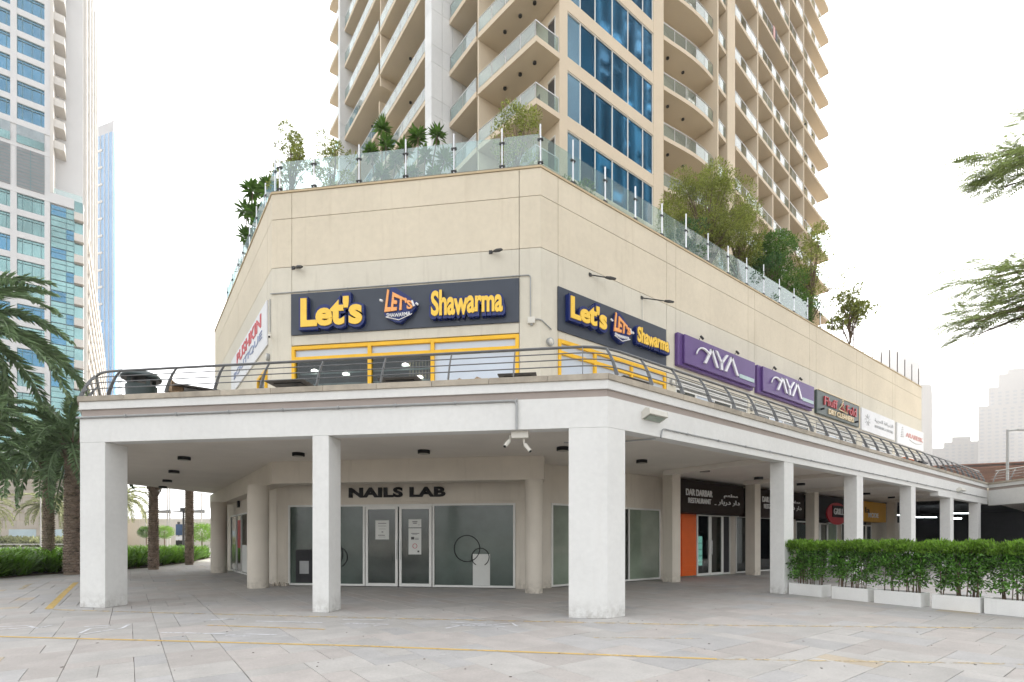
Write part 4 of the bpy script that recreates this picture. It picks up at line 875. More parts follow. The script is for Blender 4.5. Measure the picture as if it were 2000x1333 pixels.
# ------------------------------------------------------------------ main residential tower
T = thing('residential_tower', 'tall beige residential tower with glass balconies rising behind the cream podium', 'tower', (18.27, 20.0, 0))
TR = Fr((18.27, 20.0), (1, 0)); a6 = R(5.6); TP = Fr((34.57, 20.0), (math.cos(a6), math.sin(a6))); TL = Fr((18.27, 20.0), (0, 1))
FH = 3.2; Z0 = 14.29; NF = 15                                     # underside of the lowest balcony slab, storey height
levels = [Z0 + FH * k for k in range(NF)]
ZT = Z0 + FH * NF
TWING = MB().prism([(18.55, 20.3), (34.6, 22.2), (57, 24.4), (57, 44), (18.55, 44.7)], 12.42, ZT + 1).build('building_core', TOWER, T)
WBLUE = mat('blue_mirror_glass', (.016, .14, .29), .04, metal=.9, var=.3, scale=.16, bump=.08, bscale=1.1, objrand=.35)
WBLUESKY = mat('mirror_glass_sky_tone', (.34, .60, .84), .06, metal=.9, var=.2, scale=.2, bump=0)  # same blue glass, lightened in colour as if mirroring open sky
DOORD = mat('dark_balcony_door', (.05, .05, .05), .25, spec=.6, var=.3, scale=.5, bump=0)
# right face, glazed section: spandrel bands, piers, window panes
MB().box(TR, 0, .58, 12.42, ZT, -.3, 0).build('pier', TOWER, T); MB().box(TR, 7.93, 8.95, 12.42, ZT, -.3, 0).build('pier', TOWER, T)
us = [.60, 1.60, 2.77, 4.20, 5.58, 6.96, 7.91]
sp = MB().box(TR, .5801, 7.9299, Z0 - .2, Z0 + .52, -.3, -.012).build('spandrel', TOWER, T)
fr_ = MB()
for u in us: fr_.box(TR, u - .03, u + .03, Z0 + .52, Z0 + FH - .2, -.14, -.06)
fr_.box(TR, .60, 7.91, Z0 + .52, Z0 + .57, -.14, -.05); fr_.box(TR, .60, 7.91, Z0 + FH - .25, Z0 + FH - .2, -.14, -.05)
fr_ = fr_.build('window_frame', WFRAME, T)
pn = []
rp = random.Random(11)
for i, (a, b) in enumerate(zip(us[:-1], us[1:])):
    pn.append(MB().box(TR, a + .03, b - .03, Z0 + .57, Z0 + FH - .25, -.12, -.10).build('pane', WBLUESKY if i == 0 else WBLUE, fr_))
for k in range(-1, NF):
    if k == 0: continue
    dz = FH * k
    clone(sp, (0, 0, dz))
    if k >= 0:
        f2 = clone(fr_, (0, 0, dz))
        for i, p in enumerate(pn): q = clone(p, (0, 0, 0), f2); q.location = (rp.uniform(-.004, .004), rp.uniform(-.01, .01), 0); q.rotation_euler = (0, 0, 0)
# balconies
def arc(fr, u0, u1, nf, n=2): return [(u, nf(u)) for u in np.linspace(u0, u1, n)]
def balcony(fr, pts, depth, levels_, glass_each=1.1, thick=.27, single=True, rim=.05, name=''):
    """slab with the front line pts [(u, n)], returning copies on every level"""
    z = levels_[0]; xyf = [xy(fr.P(u, 0, n)) for u, n in pts]; back = [xy(fr.P(pts[-1][0], 0, -depth)), xy(fr.P(pts[0][0], 0, -depth))]
    made = []
    made.append(MB().prism(xyf + back, z, z + thick).build('balcony_slab', TOWER, T))
    ins = [xy(fr.P(u, 0, n - .06)) for u, n in pts]
    P = [np.array(p) for p in ins]; seg = [np.hypot(*(b - a)) for a, b in zip(P[:-1], P[1:])]; tot = sum(seg); n = max(1, round(tot / glass_each))
    def at(s_):
        for a, b, L in zip(P[:-1], P[1:], seg):
            if s_ <= L + 1e-6: return a + (b - a) * (s_ / L)
            s_ -= L
        return P[-1]
    rl = MB().tube([(p[0], p[1], z + 1.14) for p in ins], .028, 6)
    gl = MB(); cuts = [tot * k / n for k in range(n + 1)]
    for k in range(n + 1): p = at(cuts[k]); rl.tube([(p[0], p[1], z + thick), (p[0], p[1], z + 1.12)], .018, 4)
    made.append(rl.build('balcony_rail', INOX, T))
    for k in range(n):
        A, B = at(cuts[k] + .035), at(cuts[k + 1] - .035)
        if single: made.append(MB().add([(A[0], A[1], z + .33), (B[0], B[1], z + .33), (B[0], B[1], z + 1.07), (A[0], A[1], z + 1.07), (A[0] + .01, A[1] + .01, z + .33), (B[0] + .01, B[1] + .01, z + .33), (B[0] + .01, B[1] + .01, z + 1.07), (A[0] + .01, A[1] + .01, z + 1.07)], [(0, 1, 2, 3), (7, 6, 5, 4), (0, 4, 5, 1), (1, 5, 6, 2), (2, 6, 7, 3), (3, 7, 4, 0)]).build('glass_pane', BALGL, T))
        else: gl.add([(A[0], A[1], z + .33), (B[0], B[1], z + .33), (B[0], B[1], z + 1.07), (A[0], A[1], z + 1.07)], [(0, 1, 2, 3)])
    if not single: made.append(gl.build('balcony_glass', BALGL, T))
    for zz in levels_[1:]:
        for o in made: clone(o, (0, 0, zz - z))
    return made
def divider(fr, u, n0, n1, w_=.18, z0=12.42, z1=None): return MB().box(fr, u - w_ / 2, u + w_ / 2, z0, z1 or ZT, n0, n1).build('fin_wall', TOWER, T)
bulge = lambda u: .02 + .34 * math.sin(math.pi * min(max((u - 8.95) / 7.3, 0), 1)) ** 1.2
balcony(TR, [(u, bulge(u)) for u in np.linspace(8.951, 14.2, 9)], 1.9, levels[:9])
balcony(TR, [(u, bulge(u)) for u in np.linspace(14.38, 16.25, 4)], 1.9, levels[:10], glass_each=.95)
balcony(TR, [(8.951, .3), (16.25, .3)], 1.9, levels[10:], single=False)
MB().box(TR, 14.21, 14.37, 12.42, ZT, -1.9, .55).build('fin_wall', TOWER, T)
MB().box(TR, 8.951, 16.25, 12.42, ZT, -2.1, -1.901).build('back_wall', TOWER, T)
MB().box(TR, 16.26, 17.3, 12.42, ZT, -2.0, .12).build('pier', TOWER, T, bevel=.02)
MB().box(TP, 1.0, 20.0, 12.42, ZT, -2.4, -1.95).build('back_wall', TOWER, T)
nP = .25
for a, b, lv in ((1.05, 4.95, levels), (5.14, 11.75, levels), (11.94, 15.45, levels), (15.64, 23.0, levels)):
    balcony(TP, [(a, nP), (b, nP)], 1.94, lv, glass_each=1.0, single=False)
for u in (5.045, 11.845, 15.545): divider(TP, u, -1.94, nP - .02)
for k in range(0, 8): MB().box(TP, 8.1, 8.28, levels[k] + .27, levels[k] + FH, -1.94, nP - .04).build('fin_wall', TOWER, T)
divider(TP, 20.0, -9, -1.0, .3)
# dark doors and soffit lamps on every storey of right face
for fr, a, b, n in ((TR, 9.6, 13.4, -1.9), (TR, 14.8, 15.9, -1.9), (TP, 1.8, 4.3, -1.95), (TP, 6.0, 10.8, -1.95), (TP, 12.4, 15.0, -1.95), (TP, 16.5, 19.2, -1.95)):
    o = MB().box(fr, a, b, Z0 + .27, Z0 + 2.55, n, n + .05).build('balcony_door', DOORD, T)
    for k in range(1, NF): clone(o, (0, 0, FH * k))
def soffit_lamp(x, y, lv):
    o = MB().cyl((x, y), .10, lv[0] - .075, lv[0] - .001, 12).build('soffit_lamp', DSTEEL, T)
    for zz in lv[1:]: clone(o, (0, 0, zz - lv[0]))
for u in (10.2, 11.9): p = TR.P(u, 0, -.6); soffit_lamp(p[0], p[1], levels[:7])
for u in (8.4, 19.5, 21.5): p = TP.P(u, 0, -.9); soffit_lamp(p[0], p[1], levels[2:13])
# left flank: corner balcony, inner bays, fin walls, wing
MB().box(TL, .302, 8.3, 12.42, ZT, -.27, -.003).build('side_wall', TOWER, T)
c1, c2, c3, c4 = (16.62, 19.95), (15.96, 24.40), (15.85, 27.42), (15.62, 28.3)
def poly_balcony(front, back, lv, **k):
    """front polyline in plan; back points close the slab"""
    f = Fr(front[0], (1, 0)); f.o = np.array([0., 0.]); f.u = np.array([1., 0.]); f.n = np.array([0., 1.])
    z = lv[0]; made = [MB().prism(front + back, z, z + .30).build('balcony_slab', TOWER, T)]
    c_ = np.mean(np.array(front + back), 0); P = [np.array(p) + (c_ - np.array(p)) / np.hypot(*(c_ - np.array(p))) * .07 for p in front]
    seg = [(a, b) for a, b in zip(P[:-1], P[1:])]; rl = MB().tube([(p[0], p[1], z + 1.14) for p in P], .026, 6)
    for a, b in seg:
        L = np.hypot(*(b - a)); n = max(1, round(L / 1.12))
        for q in range(n + 1): p = a + (b - a) * q / n; rl.tube([(p[0], p[1], z + .3), (p[0], p[1], z + 1.12)], .017, 4)
        for q in range(n):
            A = a + (b - a) * (q / n) + (b - a) / L * .04; B = a + (b - a) * ((q + 1) / n) - (b - a) / L * .04; s_ = np.array([-(b - a)[1], (b - a)[0]]) / L * .01
            v = [(*A, z + .36), (*B, z + .36), (*B, z + 1.08), (*A, z + 1.08)]; v += [(x + s_[0], y + s_[1], w_) for x, y, w_ in v]
            made.append(MB().add(v, [(0, 1, 2, 3), (7, 6, 5, 4), (0, 4, 5, 1), (1, 5, 6, 2), (2, 6, 7, 3), (3, 7, 4, 0)]).build('glass_pane', BALGL, T))
    made.append(rl.build('balcony_rail', INOX, T))
    for zz in lv[1:]:
        for o in made: clone(o, (0, 0, zz - z))
poly_balcony([(18.25, 19.95), c1, c2], [(18.25, 24.40)], levels[:7])
poly_balcony([(15.95, 24.56), c3], [(18.25, 27.42), (18.25, 24.56)], levels[:8])
MB().prism([(16.05, 24.41), (18.26, 24.41), (18.26, 24.55), (16.05, 24.55)], 12.42, ZT).build('fin_wall', TOWER, T)
for (x, y) in ((17.3, 20.9), (17.1, 21.9), (16.95, 23.1), (16.9, 25.6)): soffit_lamp(x, y, levels[:8])
o = MB().box(TL, .36, .9, Z0 + .3, Z0 + 2.5, .0005, .02).build('window', DOORD, T); o2 = MB().box(TL, .31, .355, Z0 + .3, Z0 + 2.55, .0005, .04).build('window_jamb', WFRAME, T); o3 = MB().box(TL, 1.6, 3.9, Z0 + .3, Z0 + 2.5, .0005, .02).build('balcony_door', DOORD, T); o4 = MB().box(TL, 5.0, 7.0, Z0 + .3, Z0 + 2.5, .0005, .02).build('balcony_door', DOORD, T)
o5 = MB().box(TL, .31, .905, Z0 + 2.55, Z0 + 2.60, .0005, .04).build('window_head', WFRAME, T)
for k in range(1, 8):
    for q in (o, o2, o3, o4, o5): clone(q, (0, 0, FH * k))
# clad fin walls made of separate panels
def clad(x0, x1, y0, y1, cols):
    MB().wbox(x0 + .03, x1, y0 + .03, y1, 12.42, ZT).build('fin_wall_core', JOINT, T)
    xs = [x0 + (x1 - x0) * k / cols for k in range(cols + 1)]; z = 12.42; hs_ = [2.15, 1.05]; k = 0
    while z < ZT:
        h = hs_[k % 2]
        for a, b in zip(xs[:-1], xs[1:]): MB().wbox(a + .008, b - .008, y0, y0 + .029, z + .008, z + h - .008).build('cladding_panel', PANELG, T)
        MB().wbox(x0, x0 + .029, y0 + .031, y1, z + .008, z + h - .008).build('cladding_panel', PANELG, T)
        z += h; k += 1
clad(14.62, 18.3, 27.45, 28.28, 5)
clad(14.74, 18.3, 44.5, 44.95, 3)
MB().wbox(17.7, 18.5, 28.3, 44.49, 12.42, ZT).build('back_wall', TOWER, T)
up = [z for z in levels if z > 35]; lo = [z for z in levels if z < 35]
poly_balcony([(15.15, 36.85), (15.15, 44.48)], [(17.7, 44.48), (17.7, 36.85)], up); poly_balcony([(15.15, 28.3), (15.15, 36.66)], [(17.7, 36.66), (17.7, 28.3)], up)
poly_balcony([(15.6, 38.2), (15.6, 44.48)], [(17.7, 44.48), (17.7, 38.2)], lo); poly_balcony([(15.6, 28.3), (15.6, 38.0)], [(17.7, 38.0), (17.7, 28.3)], lo)
MB().wbox(15.25, 17.7, 36.67, 36.84, 36.0, ZT).build('fin_wall', TOWER, T); MB().wbox(15.7, 17.7, 38.01, 38.19, 12.42, 35.99).build('fin_wall', TOWER, T)
o = MB().wbox(17.63, 17.699, 30, 35.5, Z0 + .3, Z0 + 2.5).build('balcony_door', DOORD, T); o2 = MB().wbox(17.63, 17.699, 39, 43.5, Z0 + .3, Z0 + 2.5).build('balcony_door', DOORD, T)
for k in range(1, NF): clone(o, (0, 0, FH * k)); clone(o2, (0, 0, FH * k))
for (x, y) in ((16.4, 31.5), (16.4, 34.0), (16.5, 41.5)): soffit_lamp(x, y, levels[3:12])
for z in levels[4:14]: MB().prism([(16.4, 52.8), (16.4, 45.1), (18.5, 45.1), (18.5, 52.8)], z, z + .3).build('balcony_slab', TOWER, T)
for z in levels[4:14]: MB().wbox(16.43, 16.46, 45.2, 52.7, z + .3, z + 1.1).build('balcony_glass', BALGL, T)
MB().prism([(18.5, 44.96), (57, 44.1), (57, 53), (18.5, 53)], 12.42, ZT).build('building_core', TOWER, T)
# laundry on one balcony
for k, (u, m_) in enumerate(((13.55, BLACK), (13.1, PINKP))):
    t = thing('hanging_laundry', ['dark cloth hung over a high balcony rail on the right face', 'pinkish cloth hung beside a dark one on a high balcony rail'][k], 'laundry', TP.P(u - 5, levels[9] + .8, nP)); MB().box(TP, u - 5, u - 4.6, levels[9] + .25, levels[9] + 1.18, nP + .0, nP + .03).build('cloth', m_, t, bevel=.01)

# ------------------------------------------------------------------ white tower on the left with its lower wing
LTW = thing('white_tower', 'white residential tower with blue-green windows at the left edge', 'tower', (-12, 125, 0))
PW = mat('white_tower_panels', (.50, .51, .525), .6, var=.04, scale=.15, bump=0, streak=.08); PWW = mat('white_tower_side', (.50, .485, .46), .7, var=.04, scale=.15, bump=0)
GB = mat('blue_window_glass', (.07, .19, .29), .06, metal=.85, var=.25, scale=.12, bump=0); GT = mat('teal_window_glass', (.16, .28, .28), .06, metal=.8, var=.45, scale=.10, bump=0); MUL = mat('window_bar', (.06, .16, .18), .4, var=0, bump=0)
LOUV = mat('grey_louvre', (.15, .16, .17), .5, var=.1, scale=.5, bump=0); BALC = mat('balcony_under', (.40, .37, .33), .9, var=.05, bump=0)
LT = Fr((-12, 124.75), (1, 0)); X = lambda x: x + 12
TZ = 112.
MB().wbox(-26, -11.52, 125.2, 160, 0, TZ).build('tower_core', PW, LTW)
piers = [(-26, -25.3), (-21.4, -20.55), (-16.69, -15.85), (-12.22, -11.47)]
for a, b in piers: MB().wbox(a, b, 124.75, 125.199, 10, TZ).build('pier', PW, LTW)
bays = [(-25.3, -21.4), (-20.55, -16.69), (-15.85, -12.22)]
heads = [94.96 + 3.93 * k for k in (4, 3, 2, 1, 0, -1, -2, -3, -4)] + [63.2 - 3.93 * k for k in range(0, 14)]
prev = TZ; rw = random.Random(4)
for hi_, hd in enumerate(heads):
    for a, b in bays:
        MB().wbox(a, b, 124.80, 125.199, hd, min(prev, TZ) - .002).build('spandrel', PW, LTW)
        blue = hd > 78; m_ = GB if blue else (GT if rw.random() < .8 else GB)
        if hi_ == 9 - 1 or False: pass
        f = MB()
        for q in (0, .18, .53, .86): x = a + (b - a) * q; f.wbox(x, x + .07, 124.93, 125.05, hd - 2.86, hd)
        f.wbox(a, b, 124.92, 125.04, hd - .10, hd - .02); f.wbox(a, b, 124.92, 125.04, hd - 2.86, hd - 2.80); f.wbox(a, b, 124.92, 125.04, hd - .55, hd - .5)
        f = f.build('window_frame', MUL, LTW)
        MB().wbox(a, b, 125.06, 125.10, hd - 2.86, hd).build('pane', m_, f)
    prev = hd - 2.86
# plant-room band: flat panel in a recess's painted shade, and louvres (between the two window groups)
for a, b in bays:
    MB().wbox(a, b, 124.60, 124.799, 64.2, 71.3).build('louvre_panel', LOUV, LTW); MB().wbox((a + b) / 2 - .04, (a + b) / 2 + .04, 124.56, 124.599, 64.2, 71.3).build('louvre_joint', MUL, LTW)
    for k in range(11): MB().wbox(a, b, 124.57, 124.598, 64.6 + k * .6, 64.68 + k * .6).build('louvre_slat', MUL, LTW)
    MB().wbox(a, b, 124.62, 124.799, 72.0, 75.2).build('shade_toned_panel', mat('recess_shadow_glass', (.22, .27, .30), .3, var=.2, bump=0), LTW); MB().wbox(a, b, 124.55, 124.61, 72.0, 73.4).build('balustrade_glass', GT, LTW)
MB().wbox(-26, -11.47, 124.70, 124.798, 71.3, 72.0).build('ledge', PW, LTW); MB().wbox(-26, -11.47, 124.70, 124.798, 63.2, 64.2).build('ledge', PW, LTW); MB().wbox(-26, -11.47, 124.6, 124.798, 75.2, 76.2).build('ledge', PW, LTW)
# glazed strip and balconies of the lower wing
MB().wbox(-11.47, -6.85, 125.2, 128.3, 0, 65).build('wing_core', PW, LTW)
g_ = MB(); 
for x in (-11.4, -9.3, -8.2): g_.wbox(x, x + .07, 124.85, 124.95, 8, 63.2)
z = 10
while z < 63: g_.wbox(-11.4, -8.13, 124.86, 124.94, z, z + .07); g_.wbox(-11.4, -8.13, 124.86, 124.94, z + 1.1, z + 1.15); z += 1.965
g_ = g_.build('curtain_wall_frame', MUL, LTW); z = 8.0; k = 0
while z < 63:
    for a, b in ((-11.4, -9.27), (-9.23, -8.13)): MB().wbox(a, b, 124.96, 125.02, z, z + 1.9).build('pane', (GT, GT, GB, GT)[(k * 3 + int(a)) % 4], g_)
    z += 1.965; k += 1
MB().wbox(-11.47, -8.13, 124.7, 125.19, 63.2, 65).build('ledge', PW, LTW)
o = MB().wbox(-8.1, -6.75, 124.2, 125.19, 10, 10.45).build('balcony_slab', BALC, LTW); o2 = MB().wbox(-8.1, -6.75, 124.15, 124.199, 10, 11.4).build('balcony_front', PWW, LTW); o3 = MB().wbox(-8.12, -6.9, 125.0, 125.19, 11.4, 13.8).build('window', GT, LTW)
for k in range(1, 14):
    for q in (o, o2, o3): clone(q, (0, 0, 3.93 * k))
# side of the wing, running away
MB().wbox(-11, -6.86, 128.3, 232, 0, 64.5).build('wing_side_core', PWW, LTW)
for k in range(16):
    y0 = 127 + k * 6.5
    MB().wbox(-6.859, -6.4, y0, y0 + .8, 0, 64.5).build('fin', PWW, LTW)
o = MB().wbox(-6.858, -6.2, 128, 232, 8, 9.1).build('balcony_band', PWW, LTW); o2 = MB().wbox(-6.859, -6.84, 128, 232, 9.11, 11.5).build('window_band', mat('brownish_band', (.40, .36, .32), .6, var=.2, scale=.4, bump=0), LTW)  # window bands in a browner, darker tone than the balcony bands
for k in range(1, 14): clone(o, (0, 0, 3.93 * k)); clone(o2, (0, 0, 3.93 * k))
# upper part: balconies, plain wall, columns
MB().wbox(-11.47, -7.07, 128.301, 184, 65, TZ + 20).build('upper_core', PW, LTW)
MB().wbox(-11.46, -11.0, 124.6, 128.3, 65, TZ + 20).build('fin', PWW, LTW)
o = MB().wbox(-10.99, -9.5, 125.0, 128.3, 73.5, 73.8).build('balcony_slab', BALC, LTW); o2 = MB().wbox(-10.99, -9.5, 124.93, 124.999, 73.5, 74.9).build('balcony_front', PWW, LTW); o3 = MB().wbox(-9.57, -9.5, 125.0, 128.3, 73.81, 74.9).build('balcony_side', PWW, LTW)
for k in range(1, 11):
    for q in (o, o2, o3): clone(q, (0, 0, 3.93 * k))
for y0 in (129, 140, 150, 162, 172): MB().wbox(-7.069, -6.5, y0, y0 + 1.2, 65, TZ + 20).build('fin', PWW, LTW)
o = MB().wbox(-7.069, -6.9, 130.3, 183, 68, 69.2).build('balcony_band', PWW, LTW)
for k in range(1, 13): clone(o, (0, 0, 3.93 * k))
MB().wbox(-11.0, -7.0, 125.2, 125.26, 65, 66.2).build('balustrade_glass', BALGL, LTW)

# slender blue tower behind it
BT = thing('blue_tower', 'slender blue glass tower with a rounded top behind the white tower', 'tower', (-8, 390, 0))
GBL = mat('sky_blue_curtain_glass', (.05, .19, .36), .1, metal=.6, var=.2, scale=.04, bump=0)
plan = [(-16.1, 394.4), (-7.9, 382.2), (-7.2, 381.3), (-6.4, 382.5), (-3.4, 393.6), (-6.0, 436.9), (-17.4, 451.7)]
MB().prism(plan, 0, 243).build('shaft', GBL, BT); MB().prism(off_line(plan + [plan[0]], .8)[:-1], 243.01, 250.5).build('crown', mat('crown_white', (.30, .30, .31), .6, var=.04, bump=0), BT, bevel=.8)
FB = Fr((-7.2, 381.3), (-8.9, 13.1)); FS = Fr((-7.2, 381.3), (3.8, 12.3))
for k in range(5): MB().box(FB, .3 + k * 3.6, .55 + k * 3.6, 0, 243, .01, .3).build('mullion', PWW, BT)
o = MB().box(FB, 9.5, 15.8, 60, 61.2, .01, .35).build('floor_band', PWW, BT)
for k in range(1, 18): clone(o, (0, 0, 10.2 * k))
MB().box(FS, 3.2, 12.8, 0, 242, .01, .25).build('side_cladding', mat('tower_white_cladding', (.15, .18, .21), .6, var=.03, bump=0), BT)
o = MB()
for k in range(3): o.box(FS, 4.6 + k * 2.8, 5.6 + k * 2.8, 50, 51.6, .26, .30)
o = o.build('window_row', LOUV, BT)
for k in range(1, 42): clone(o, (0, 0, 4.6 * k))

# ------------------------------------------------------------------ hazy towers on the right
HZ = mat('far_tower_concrete', (.24, .225, .21), .8, var=.06, scale=.02, bump=0); HW = mat('far_tower_window', (.15, .155, .17), .4, var=.1, bump=0)
def far_block(t, poly, z0, z1, nm='block', rows=True):
    o = MB().prism(poly, z0, z1).build(nm, HZ, t)
    if rows:
        a, b = np.array(poly[0]), np.array(poly[1]); f = Fr(poly[0], b - a); L = np.hypot(*(b - a)); mb = MB(); n = int(L / 5.5)
        for k in range(max(n, 1)): mb.box(f, 1.5 + k * 5.5, min(4.3 + k * 5.5, L - .5), z0 + 1, z0 + 2.6, .02, .2)
        w_ = mb.build('window_row', HW, t); k = 1
        while z0 + 2.6 + k * 3.6 < z1 - 2: clone(w_, (0, 0, 3.6 * k)); k += 1
    return o
HT = thing('hazy_stepped_tower', 'pale hazy stepped apartment tower at the far right edge', 'tower', (690, 100, 0))
far_block(HT, [(667.7, 122.3), (692.0, 66.4), (803.8, 69.7), (756.9, 130.2)], 0, 132.3); far_block(HT, [(675.8, 116.2), (697.9, 66.9), (803.8, 69.7), (750.0, 122.8)], 132.31, 150.9); far_block(HT, [(683.8, 110.1), (703.8, 67.5), (784.6, 71.6), (743.7, 115.0)], 150.91, 164, rows=False)
MB().prism([(686.5, 104), (697, 82), (760, 85), (735, 106)], 164.01, 168).build('roof', HZ, HT)
H2 = thing('hazy_low_block', 'very pale hazy low block beyond the far end of the cream building', 'building', (710, 160, 0)); far_block(H2, [(706.4, 168.3), (714.3, 156.0), (772.3, 168.7), (756.8, 180.3)], 0, 101.8, rows=False)
H3 = thing('hazy_wide_block', 'pale hazy stepped block between low block and stepped tower', 'building', (715, 140, 0)); far_block(H3, [(704.8, 156.9), (722.0, 131.4), (788.9, 143.6), (756.1, 168.4)], 0, 106.6); far_block(H3, [(709, 151), (718, 137.5), (775, 148), (752, 160)], 106.61, 112, rows=False)
H4 = thing('hazy_domed_tower', 'faint domed tower seen through the haze behind the thin roof posts', 'tower', (715, 205, 0))
cx_, cy_ = 735, 211; MB().lathe((cx_, cy_), [(26, 0), (26, 190), (25, 205), (21, 218), (14, 227), (7, 231.5), (0, 233)], 28).build('shaft', HZ, H4, smooth=True)
H5 = thing('hazy_slab_tower', 'pale slim slab tower just right of the cream building end', 'tower', (566, 138, 0)); far_block(H5, [(560.7, 140.5), (570.5, 135.6), (619.6, 146.1), (611.7, 152.0)], 0, 139.6, rows=False)

OT = thing('opposite_tower', 'tall beige tower placed out of view, seen only mirrored in the blue windows', 'tower', (125, -75, 0)); OTf = Fr((104, -60), (1, 0)); OTf.n = np.array([0., 1.])  # unseen tower, placed and sized for what the blue panes mirror
MB().prism([(104, -100), (150, -100), (150, -60), (104, -60)], 0, 215).build('shaft', mat('opposite_tower_wall', (.20, .19, .17), .8, var=.1, scale=.05, bump=0), OT)
ro = random.Random(31); LMAT = mat('opposite_tower_render', (.34, .33, .31), .8, var=.05, bump=0)
for k in range(9): MB().box(OTf, 1 + k * 5.2, 1.9 + k * 5.2, 10, 214, .01, 1.4).build('fin', LMAT, OT)
for k in range(150): a = ro.randrange(9) * 5.2 + 2; z = 20 + 3.8 * ro.randrange(50); MB().box(OTf, a, a + 4.1, z, z + ro.choice([1.1, 1.1, 2.6, 6.5]), .01, ro.uniform(.2, 1.2)).build('balcony', ro.choice([LMAT, HW, HW, HZ]), OT)

# ------------------------------------------------------------------ wing at the far right: terrace edge turning towards us, garage below, brown canopy above
wing = thing('terrace_wing', 'white terrace wing turning towards the viewer at the far right, dark car park beneath', 'building', (38, 4, 0))
EW2 = [(36.2, 2.1), (38.9, 5.13), (40.572, 7.0)]
WE = Fr((40.60, 7.0), (-1.67, -1.87)); WE.n = np.array([-WE.u[1], WE.u[0]]); 
if WE.n @ np.array([-1, .2]) < 0: WE.n = -WE.n
for z0_, z1_, d, m_, nm in ((3.60, 4.485, 0, WHITE, 'fascia'), (4.485, 4.64, -.035, TAUPE, 'recessed_band'), (4.64, 4.822, .012, WHITE, 'parapet_fascia'), (4.822, 4.945, .05, CAP, 'cap_stone')):
    MB().box(WE, .02, 9.5, z0_ + .001, z1_, -.32, d).build(nm, m_, wing)
MB().prism([(40.9, 7.1), (34.3, -.2), (50, -4), (60, 8)], 3.9, 4.7).build('terrace_slab', SOFFIT, wing)
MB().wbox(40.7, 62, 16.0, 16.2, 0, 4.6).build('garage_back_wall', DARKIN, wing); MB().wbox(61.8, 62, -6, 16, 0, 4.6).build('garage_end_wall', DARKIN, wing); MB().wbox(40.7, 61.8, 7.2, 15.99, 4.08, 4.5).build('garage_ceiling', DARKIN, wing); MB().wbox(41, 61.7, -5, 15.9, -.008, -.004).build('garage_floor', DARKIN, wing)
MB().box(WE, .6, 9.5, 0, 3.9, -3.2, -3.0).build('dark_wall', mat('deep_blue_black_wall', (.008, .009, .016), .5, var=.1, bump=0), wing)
TUBE = mat('tube_light_glow', (.9, .9, .9), .5, var=0, bump=0, emit=(.85, .95, 1), estr=2.2)
for k, (x, y, z) in enumerate(((44.5, 12.2, 3.35), (47.5, 12.5, 3.3), (50.5, 12.3, 3.35), (49.5, 10.6, 3.2), (54, 11.5, 3.3), (46, 9.2, 3.4))):
    t = thing('tube_light', ['lit tube light in the dark car park nearest the beige wall', 'second lit tube light in the dark car park from the left', 'third lit tube light in the dark car park from the left', 'lower lit tube light between the two last slim columns', 'farthest lit tube light in the dark car park', 'bright tube light beside the last slim column'][k], 'tube light', (x, y, z), 'lit tube lights in the car park')
    MB().tube([(x - .55, y + .5, z), (x + .55, y - .5, z)], .024, 8).build('tube', TUBE, t); MB().tube([(x - .6, y + .55, z + .06), (x + .6, y - .55, z + .06)], .03, 4).build('batten', DSTEEL, t)
    for s_ in (-.5, .5): MB().tube([(x + s_, y - s_ * .9, z + .08), (x + s_, y - s_ * .9, 4.07)], .006, 4).build('hanger', DSTEEL, t)
wr = thing('wing_railing', 'grey steel railing along the wing terrace at the far right', 'railing', WE.P(0, 4.945, 0))
for z, off, r_ in ((5.615, -.28, .031), (5.45, -.17, .0125), (5.29, -.085, .0125), (5.13, -.025, .0125)): MB().tube([WE.P(.2, z, off), WE.P(9.3, z, off)], r_, 8).build('rail', STEEL, wr, smooth=True)
for k in range(8):
    u = .4 + 1.13 * k; MB().tube([WE.P(u, a, b) for a, b in RH], .02, 6).build('post', STEEL, wr)
can = thing('brown_canopy', 'long low brown slatted canopy behind the far right railing', 'canopy', (75, 12, 8))
cm = mat('brown_slats', (.23, .105, .065), .7, var=.2, scale=.6, bump=0)
A0, A1 = np.array([76.5, 19.5]), np.array([90., -5.]); dv = (A1 - A0) / np.hypot(*(A1 - A0)); nv = np.array([dv[1], -dv[0]]); nv = nv if nv @ np.array([1, 1]) > 0 else -nv
for k in range(26):
    s0, s1 = k * .62, k * .62 + .50; zz = 10.2 - .135 * k - .004 * (k - 8) ** 2
    a, b = A0 + nv * s0, A1 + nv * s0; c_, d_ = A1 + nv * s1, A0 + nv * s1
    MB().hexa([(*a, zz), (*b, zz), (*c_, zz - .10), (*d_, zz - .10), (*a, zz + .12), (*b, zz + .12), (*c_, zz + .02), (*d_, zz + .02)]).build('slat', cm, can)
MB().prism([tuple(A0 + nv * .2), tuple(A1 + nv * .2), tuple(A1 + nv * 15.8), tuple(A0 + nv * 15.8)], 10.36, 10.5).build('canopy_roof', cm, can)
for q in (.1, .5, .9): p = A0 + (A1 - A0) * q + nv * 8; MB().cyl(p, .2, 0, 9.0).build('column', HZ, can)
def street_lamp(x, y, h, lab, armd=(1, 0), L=1.1, r=.07, m=INOX, head=True, name='street_lamp', g=None):
    t = thing(name, lab, 'street lamp', (x, y, 0), g)
    MB().tube([(x, y, 0), (x, y, h)], r, 10, r1=r * .7).build('pole', m, t, smooth=True)
    if head:
        d = np.array(armd, float); d /= np.hypot(*d)
        MB().tube([(x, y, h - .1), (x + d[0] * L, y + d[1] * L, h + .02)], r * .5, 8).build('arm', m, t); f = Fr((x + .001, y), d)
        MB().box(f, L - .1, L + .75, h - .07, h + .05, -.12, .12).build('head', m, t, bevel=.02)
    else: MB().cyl((x, y), r * 2.4, h - .35, h, 14).build('head', DSTEEL, t)
    return t
